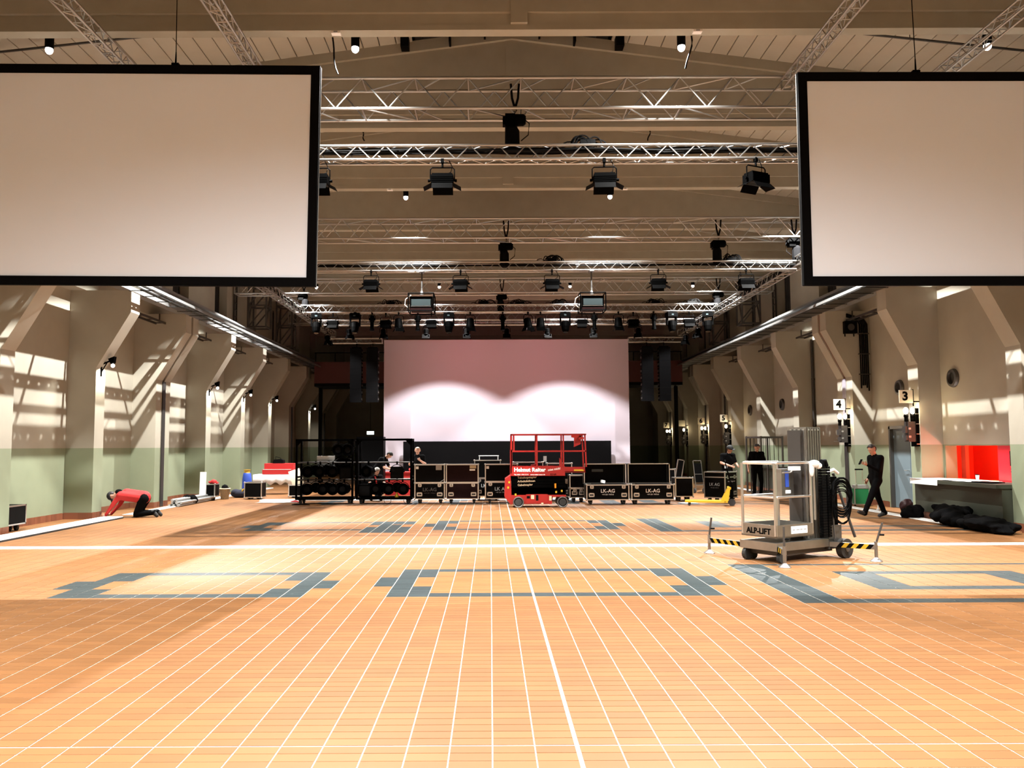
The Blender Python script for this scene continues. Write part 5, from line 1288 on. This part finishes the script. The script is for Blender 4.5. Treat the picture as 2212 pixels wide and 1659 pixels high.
for i in range(N + 1):
    x = -.8 + 1.6 * i / N
    v += [(x, -.38, .735), (x, -.40 - .02 * math.sin(i), .40 + .05 * math.sin(i * .9)), (x, -.395 - .02 * math.sin(i), .40 + .05 * math.sin(i * .9)), (x, .38, .74)]
f = []
for i in range(N): f += [(i * 4, i * 4 + 4, i * 4 + 5, i * 4 + 1), (i * 4 + 3, i * 4 + 7, i * 4 + 4, i * 4), (i * 4 + 1, i * 4 + 5, i * 4 + 6, i * 4 + 2)]
pf = mb.add(v, f).build('plastic_film', 'clear_plastic', smooth=True); pf.location = (-8.0, 31.4, .002); tag(pf, 'clear plastic film draped over the folding table', 'film')
rb = thing('red_box', 'red upholstered step box standing on the covered table', 'box', (-7.85, 31.4, .745))
MB().bb(-.58, -.22, .18, .5, .3, .4).build('upper_step', 'red_fabric', rb); MB().bb(-.62, -.34, 0, .5, .3, .18).build('lower_step', 'red_fabric', rb); MB().bb(-.6, -.345, .175, .46, -.335, .19).build('piping', 'white', rb)
bb2 = thing('black_bag', 'black bag on top of the red step box', 'bag', (-7.95, 31.4, 1.146))
MB().prism([(-.2, 0), (.2, 0), (.2, .12), (.1, .16), (-.16, .14)], 'y', -.14, .14).build('bag_body', 'black_fabric', bb2); MB().tube([(-.12, 0, .13), (-.12, 0, .25), (.06, 0, .2), (.1, 0, .15)], .012).build('carry_strap', 'black_fabric', bb2)
for i, (x, z, r, w, h) in enumerate(((-6.72, .62, 18, .4, .36), (-6.66, .47, 10, .4, .22))):
    tag(MB().bb(-w / 2, -.01, 0, w / 2, .01, h).build('cream_card', 'cream' if False else 'sign_cream', loc=(x, 29.0 - .04 * i, z - .0), rot=(R(-8), R(-r), 0)), 'cream card propped on the black case, ' + ('upper one' if i == 0 else 'lower one'), 'card')
def cloth(name, label, x, y, w, d, m, seed):
    n = 14; v = []; f = []; rnd = random.Random(seed)
    for i in range(n + 1):
        for j in range(n + 1):
            u, q = i / n * 2 - 1, j / n * 2 - 1; e = max(abs(u), abs(q))
            v.append((w * u * (1 + .15 * math.sin(5 * q + seed)), d * q * (1 + .15 * math.sin(4 * u + seed)), .008 + (1 - e) * .05 + .02 * abs(math.sin(6 * u + 4 * q + seed)) * (1 - e * .8)))
    for i in range(n):
        for j in range(n): a = i * (n + 1) + j; f.append((a, a + n + 1, a + n + 2, a + 1))
    o = MB().add(v, f).build(name, m, loc=(x, y, .004), smooth=True); o.modifiers.new('thickness', 'SOLIDIFY').thickness = .006; return tag(o, label, 'cloth')
cloth('white_sheet', 'crumpled white sheet on the floor left of the lamp racks', -6.75, 26.9, .6, .55, 'white', 1)
cloth('red_rag', 'small red cloth on the floor at the corner of the left lamp rack', -6.2, 26.6, .18, .12, 'red_fabric', 2)
cloth('grey_rag', 'grey rag on the floor beside the small black case', 5.95, 25.25, .28, .14, 'grey_text', 3)
rt2 = thing('red_table', 'low table with red cover behind the right lamp rack', 'table', (-3.1, 30.5, 0))
MB().bb(-.7, -.35, .002, .7, .35, .8).build('cover', 'red_fabric', rt2); MB().bb(-.72, -.37, .8, .72, .37, .84).build('top', 'red_fabric', rt2); MB().bb(-.7, -.36, .6, .7, -.35, .62).build('white_piping', 'white', rt2)
blob('red_towel', 'red towel lying on the red covered table', 'towel', (-2.75, 30.4, .842), [((0, 0, .07), (.2, .15, .1)), ((.15, 0, .05), (.15, .12, .07))], 'red_fabric', 11)
tag(MB().lathe([(.06, 0), (.06, .1), (.02, .16), (.02, .2)], (0, 0, 0), (0, 0, 1), 12).build('yellow_bottle', 'yellow', loc=(-2.9, 25.9, .147)), 'yellow bottle standing in the right lamp rack', 'bottle')

# ================================================================ people
def person(label, loc, rotz, J, mats, face=(0, -1, 0), hair='hair_dark', cap=None, hands=None, short_sleeve=False, bald=False, fat=1.1):
    J = {k: Vector(v) for k, v in J.items()}
    S = []      # p0, p1, r0, r1, material slot (0 skin 1 shirt 2 trousers 3 shoes)
    up = (J['head'] - J['neck']).normalized(); fc = Vector(face); fc = (fc - up * fc.dot(up)).normalized(); side = up.cross(fc)
    S += [(J['pelvis'], J['chest'], .135, .135, 1), (J['shL'], J['shR'], .075, .075, 1), (J['hipL'], J['hipR'], .1, .1, 2)]
    for s in 'LR':
        S += [(J['sh' + s] * .8 + J['chest'] * .2, J['hip' + s] * .75 + J['pelvis'] * .25, .095, .095, 1)]
        e = J['sh' + s].lerp(J['el' + s], .75)
        S += [(J['sh' + s], e, .062, .05, 1), (e, J['el' + s], .044 if short_sleeve else .05, .042 if short_sleeve else .046, 0 if short_sleeve else 1),
              (J['el' + s], J['wr' + s], .042, .031, 0 if short_sleeve else 1)]
        S += [(J['hip' + s], J['kn' + s], .098, .068, 2), (J['kn' + s], J['an' + s], .066, .052, 2), (J['an' + s], J['to' + s], .05, .04, 3)]
        heel = J['an' + s] - (J['to' + s] - J['an' + s]).normalized() * .03
        S += [(heel, J['to' + s], .045, .035, 3)]
    S = [(a_, b_, r_ * fat, q_ * fat, m_) for a_, b_, r_, q_, m_ in S]
    S += [(J['chest'], J['neck'], .09 * fat, .06, 1), (J['neck'], J['head'], .056, .06, 0)]
    h = J['head']
    S += [(h + up * .035, h + up * .03 - fc * .02, .092, .088, 0), (h - up * .05 + fc * .028, h - up * .02 + fc * .02, .058, .07, 0), (h - up * .1 + fc * .05, h - up * .08 + fc * .04, .03, .04, 0)]
    S += [(h - up * .025 + fc * .1, h + up * .02 + fc * .085, .014, .01, 0)]
    for q in (-1, 1): S += [(h + side * .088 * q - up * .02, h + side * .09 * q + up * .02, .016, .02, 0)]
    mb = MB()
    for p0, p1, r0, r1, m in S:
        mb.sph(p0, r0, 10, 7); mb.sph(p1, r1, 10, 7)
        if (p1 - p0).length > 1e-3: mb.cyl(p0, p1, r0, r1, n=10)
    me = mb.mesh('tmp', 'skin'); o = bpy.data.objects.new('tmp', me); COL.objects.link(o)
    md = o.modifiers.new('r', 'REMESH'); md.mode = 'VOXEL'; md.voxel_size = .017
    sm = o.modifiers.new('s', 'SMOOTH'); sm.factor = .5; sm.iterations = 4
    bpy.context.view_layer.update()
    ev = bpy.data.meshes.new_from_object(o.evaluated_get(bpy.context.evaluated_depsgraph_get()))
    bpy.data.objects.remove(o)
    out = MB(); out.v = [tuple(v.co) for v in ev.vertices]; out.f = [tuple(p.vertices) for p in ev.polygons]
    def slot(c):
        best, bm_ = 1e9, 0
        for p0, p1, r0, r1, m in S:
            d = p1 - p0; L2 = d.length_squared; u = 0 if L2 < 1e-9 else max(0, min(1, (c - p0).dot(d) / L2))
            q = (c - p0 - d * u).length - (r0 + (r1 - r0) * u)
            if q < best: best, bm_ = q, m
        return bm_
    out.m = [slot(p.center) for p in ev.polygons]
    # hands: palm, four fingers and a thumb
    for s in 'LR':
        w = J['wr' + s]; d = ((hands or {}).get(s) and Vector(hands[s]).normalized()) or (w - J['el' + s]).normalized()
        sgn = 1 if s == 'L' else -1
        pn = d.cross(Vector((0, 0, 1))); pn = pn.normalized() if pn.length > .1 else Vector((0, -1, 0))
        wd = d.cross(pn).normalized()
        out.sph(w + d * .045, (.03, .03, .03), 8, 6)
        out.cyl(w, w + d * .08, .028, .034, n=10)
        for i, L in enumerate((.06, .07, .068, .052)):
            b = w + d * .075 + wd * (-.027 + .018 * i)
            k1 = b + d * L * .55; k2 = k1 + (d * .75 + pn * .55 * sgn).normalized() * L * .5
            out.tube([b, k1, k2], .0085, 6)
        b = w + d * .03 + wd * -.03; out.tube([b, b + (d * .6 - wd * .8).normalized() * .035, b + (d * .9 - wd * .6).normalized() * .065], .0095, 6)
    root = out.build('person', ['skin'] + list(mats), None, smooth=True)
    root.location = loc; root.rotation_euler = (0, 0, rotz); tag(root, label, 'person')
    # hair or cap
    hm = MB(); B = Matrix.Translation(h + up * .03) @ Matrix((side, fc, up)).transposed().to_4x4()
    def shell(r, keep, name, m):
        q = MB().sph((0, 0, 0), r, 16, 10); vs_ = q.v
        fs = [f_ for f_ in q.f if keep(sum((Vector(vs_[i]) for i in f_), Vector()) / len(f_))]
        o = MB().add(vs_, fs, 0, B).build(name, m, root, smooth=True); o.modifiers.new('t', 'SOLIDIFY').thickness = .01; return o
    if not bald: shell((.101, .112, .108), lambda c: (c.z > .045 and c.y < .075) or c.z > .075 or (c.y < -.025 and c.z > -.08), 'hair', hair)
    else: shell((.1, .108, .104), lambda c: (c.y < -.0 and -.06 < c.z < .06) or c.z > .07, 'hair', hair)
    if cap:
        shell((.108, .118, .116), lambda c: c.z > .012, 'cap', cap)
        MB().prism([(-.07, .09), (-.055, .17), (.055, .17), (.07, .09)], 'z', .012, .024, 0, B).build('cap_visor', cap, root)
    for q in (-1, 1):
        MB().sph(h + side * .033 * q + fc * .085 + up * .02, .0085, 6, 4).build('eye', 'eye', root)
    MB().bar(h - up * .065 + fc * .082 - side * .022, h - up * .065 + fc * .082 + side * .022, .004, .008).build('mouth', 'maroon_laminate', root)
    return root
def stand(h=1.78):
    k = h / 1.78
    J = dict(pelvis=(0, 0, .95), chest=(0, 0, 1.3), neck=(0, -.01, 1.5), head=(0, -.02, 1.64), shL=(.19, 0, 1.43), shR=(-.19, 0, 1.43), elL=(.25, .02, 1.13), elR=(-.25, .02, 1.13), wrL=(.26, -.05, .88), wrR=(-.26, -.05, .88),
             hipL=(.1, 0, .92), hipR=(-.1, 0, .92), knL=(.11, -.02, .5), knR=(-.11, -.02, .5), anL=(.11, .02, .08), anR=(-.11, .02, .08), toL=(.13, -.15, .045), toR=(-.13, -.15, .045))
    return {a: tuple(c * k for c in b) for a, b in J.items()}
dark = ('black_fabric', 'black_fabric', 'rubber')
# kneeling on all fours
J = dict(pelvis=(0, .2, .50), chest=(0, -.22, .56), neck=(0, -.42, .59), head=(0, -.57, .55), shL=(.19, -.34, .55), shR=(-.19, -.34, .55), elL=(.23, -.5, .31), elR=(-.23, -.46, .31), wrL=(.2, -.66, .07), wrR=(-.2, -.66, .07),
         hipL=(.11, .22, .47), hipR=(-.11, .22, .47), knL=(.14, .06, .085), knR=(-.14, .03, .085), anL=(.14, .48, .12), anR=(-.14, .5, .12), toL=(.14, .56, .045), toR=(-.14, .58, .045))
kn = person('person in a red sweater and black cap kneeling at the left wall', (-8.98, 21.25, 0), R(-84), J, ('red_fabric', 'black_fabric', 'rubber'), face=(0, -.75, -.65), cap='hair_cap', hands={'L': (0, -1, -.15), 'R': (0, -1, -.15)}, fat=1.22)
MB().sph((0, -.42, .64), (.1, .09, .07), 10, 7).build('hood', 'black_fabric', kn, smooth=True)
MB().prism([(-.1, 0), (.12, 0), (.1, .05), (-.06, .06)], 'x', -.3, -.1).bb(.04, -.78, .005, .09, -.55, .03).build('hand_tool', 'black', kn)
# walking man with phone
J = stand(1.78); J.update(anL=(.09, -.42, .12), toL=(.1, -.58, .16), knL=(.1, -.24, .5), anR=(-.09, .26, .1), toR=(-.1, .12, .045), knR=(-.1, .1, .5), pelvis=(0, -.02, .93), hipL=(.1, -.03, .9), hipR=(-.1, 0, .9),
                          elL=(.24, -.1, 1.14), wrL=(.14, -.34, 1.27), elR=(-.26, .1, 1.14), wrR=(-.27, -.03, .92), head=(0, -.08, 1.63), neck=(0, -.03, 1.5))
wk = person('person in dark clothes walking left with a phone in hand, far right', (9.27, 20.15, 0), R(-78), J, dark, face=(0, -1, -.35), short_sleeve=False)

ph = MB().bb(-.035, -.005, -.07, .035, .005, .07).build('phone', 'black', loc=(8.84, 20.0, 1.34), rot=(R(-30), 0, R(-78))); tag(ph, 'black phone held by the walking person', 'phone')
# man in T-shirt
J = stand(1.82); J.update(elR=(-.3, .03, 1.17), wrR=(-.33, -.1, .92), elL=(.28, .0, 1.16), wrL=(.22, -.24, 1.14), knL=(.13, -.03, .5), head=(0, -.06, 1.66))
ts = person('person in a dark T-shirt standing and facing the viewer behind the basket', (9.02, 28.35, 0), R(4), J, dark, face=(0, -1, -.5), short_sleeve=True)
rd = thing('radio_handset', 'black handset held by the person in the dark T-shirt', 'handset', (9.28, 27.98, 1.12))
MB().bb(-.1, -.03, 0, .12, .03, .05).build('handset_body', 'black', rd); MB().bb(.04, -.032, .05, .09, .03, .065).build('keypad', 'grey_text', rd)
# man with cap at the pallet truck
J = stand(1.8); J.update(elL=(.3, -.08, 1.15), wrL=(.2, -.32, 1.08), elR=(-.28, -.1, 1.18), wrR=(-.12, -.4, 1.08), chest=(0, -.06, 1.3), neck=(0, -.12, 1.49), head=(0, -.18, 1.62), shL=(.2, -.06, 1.42), shR=(-.2, -.06, 1.42))
person('person in black with a dark cap behind the tall flight case', (7.72, 27.35, 0), R(18), J, dark, face=(.5, -1, -.2), cap='hair_cap', short_sleeve=True)
# bending man behind the right rack
J = stand(1.74); J.update(pelvis=(0, .12, .93), chest=(0, -.12, 1.22), neck=(0, -.26, 1.4), head=(0, -.38, 1.47), shL=(.19, -.18, 1.33), shR=(-.19, -.18, 1.33), elL=(.22, -.3, 1.06), elR=(-.22, -.3, 1.06), wrL=(.14, -.52, 1.0), wrR=(-.16, -.52, 1.0), hipL=(.1, .12, .9), hipR=(-.1, .12, .9))
person('person in black bending forward behind the right lamp rack', (-3.75, 28.0, 0), R(75), J, dark, face=(0, -1, -.8), short_sleeve=True)
# crouching man with grey hair
J = dict(pelvis=(0, .15, .38), chest=(0, -.08, .66), neck=(0, -.2, .84), head=(0, -.27, .96), shL=(.18, -.12, .77), shR=(-.18, -.12, .77), elL=(.24, -.3, .58), elR=(-.24, -.3, .58), wrL=(.14, -.48, .5), wrR=(-.14, -.48, .46), hipL=(.1, .14, .35), hipR=(-.1, .14, .35), knL=(.16, -.25, .5), knR=(-.16, -.22, .46), anL=(.14, -.1, .09), anR=(-.14, .0, .09), toL=(.15, -.28, .045), toR=(-.15, -.18, .045))
cr = person('person with grey hair crouching behind the right lamp rack', (-3.78, 27.25, 0), R(25), J, dark, face=(.3, -1, -.4), hair='hair_grey', short_sleeve=True)
MB().tube([(-.06, -.26, .8), (-.02, -.27, .66), (.02, -.22, .5)], .022, 6).build('red_lanyard', 'red_fabric', cr)
# fair-haired man behind the first case
J = stand(1.74); J.update(elL=(.27, -.06, 1.15), wrL=(.14, -.3, 1.28), elR=(-.27, -.04, 1.14), wrR=(-.2, -.28, 1.2))
person('person with fair hair and dark clothes behind the leftmost flight case', (-2.5, 28.7, 0), R(-5), J, dark, face=(0, -1, -.15), hair='hair_blond', short_sleeve=True, bald=True)
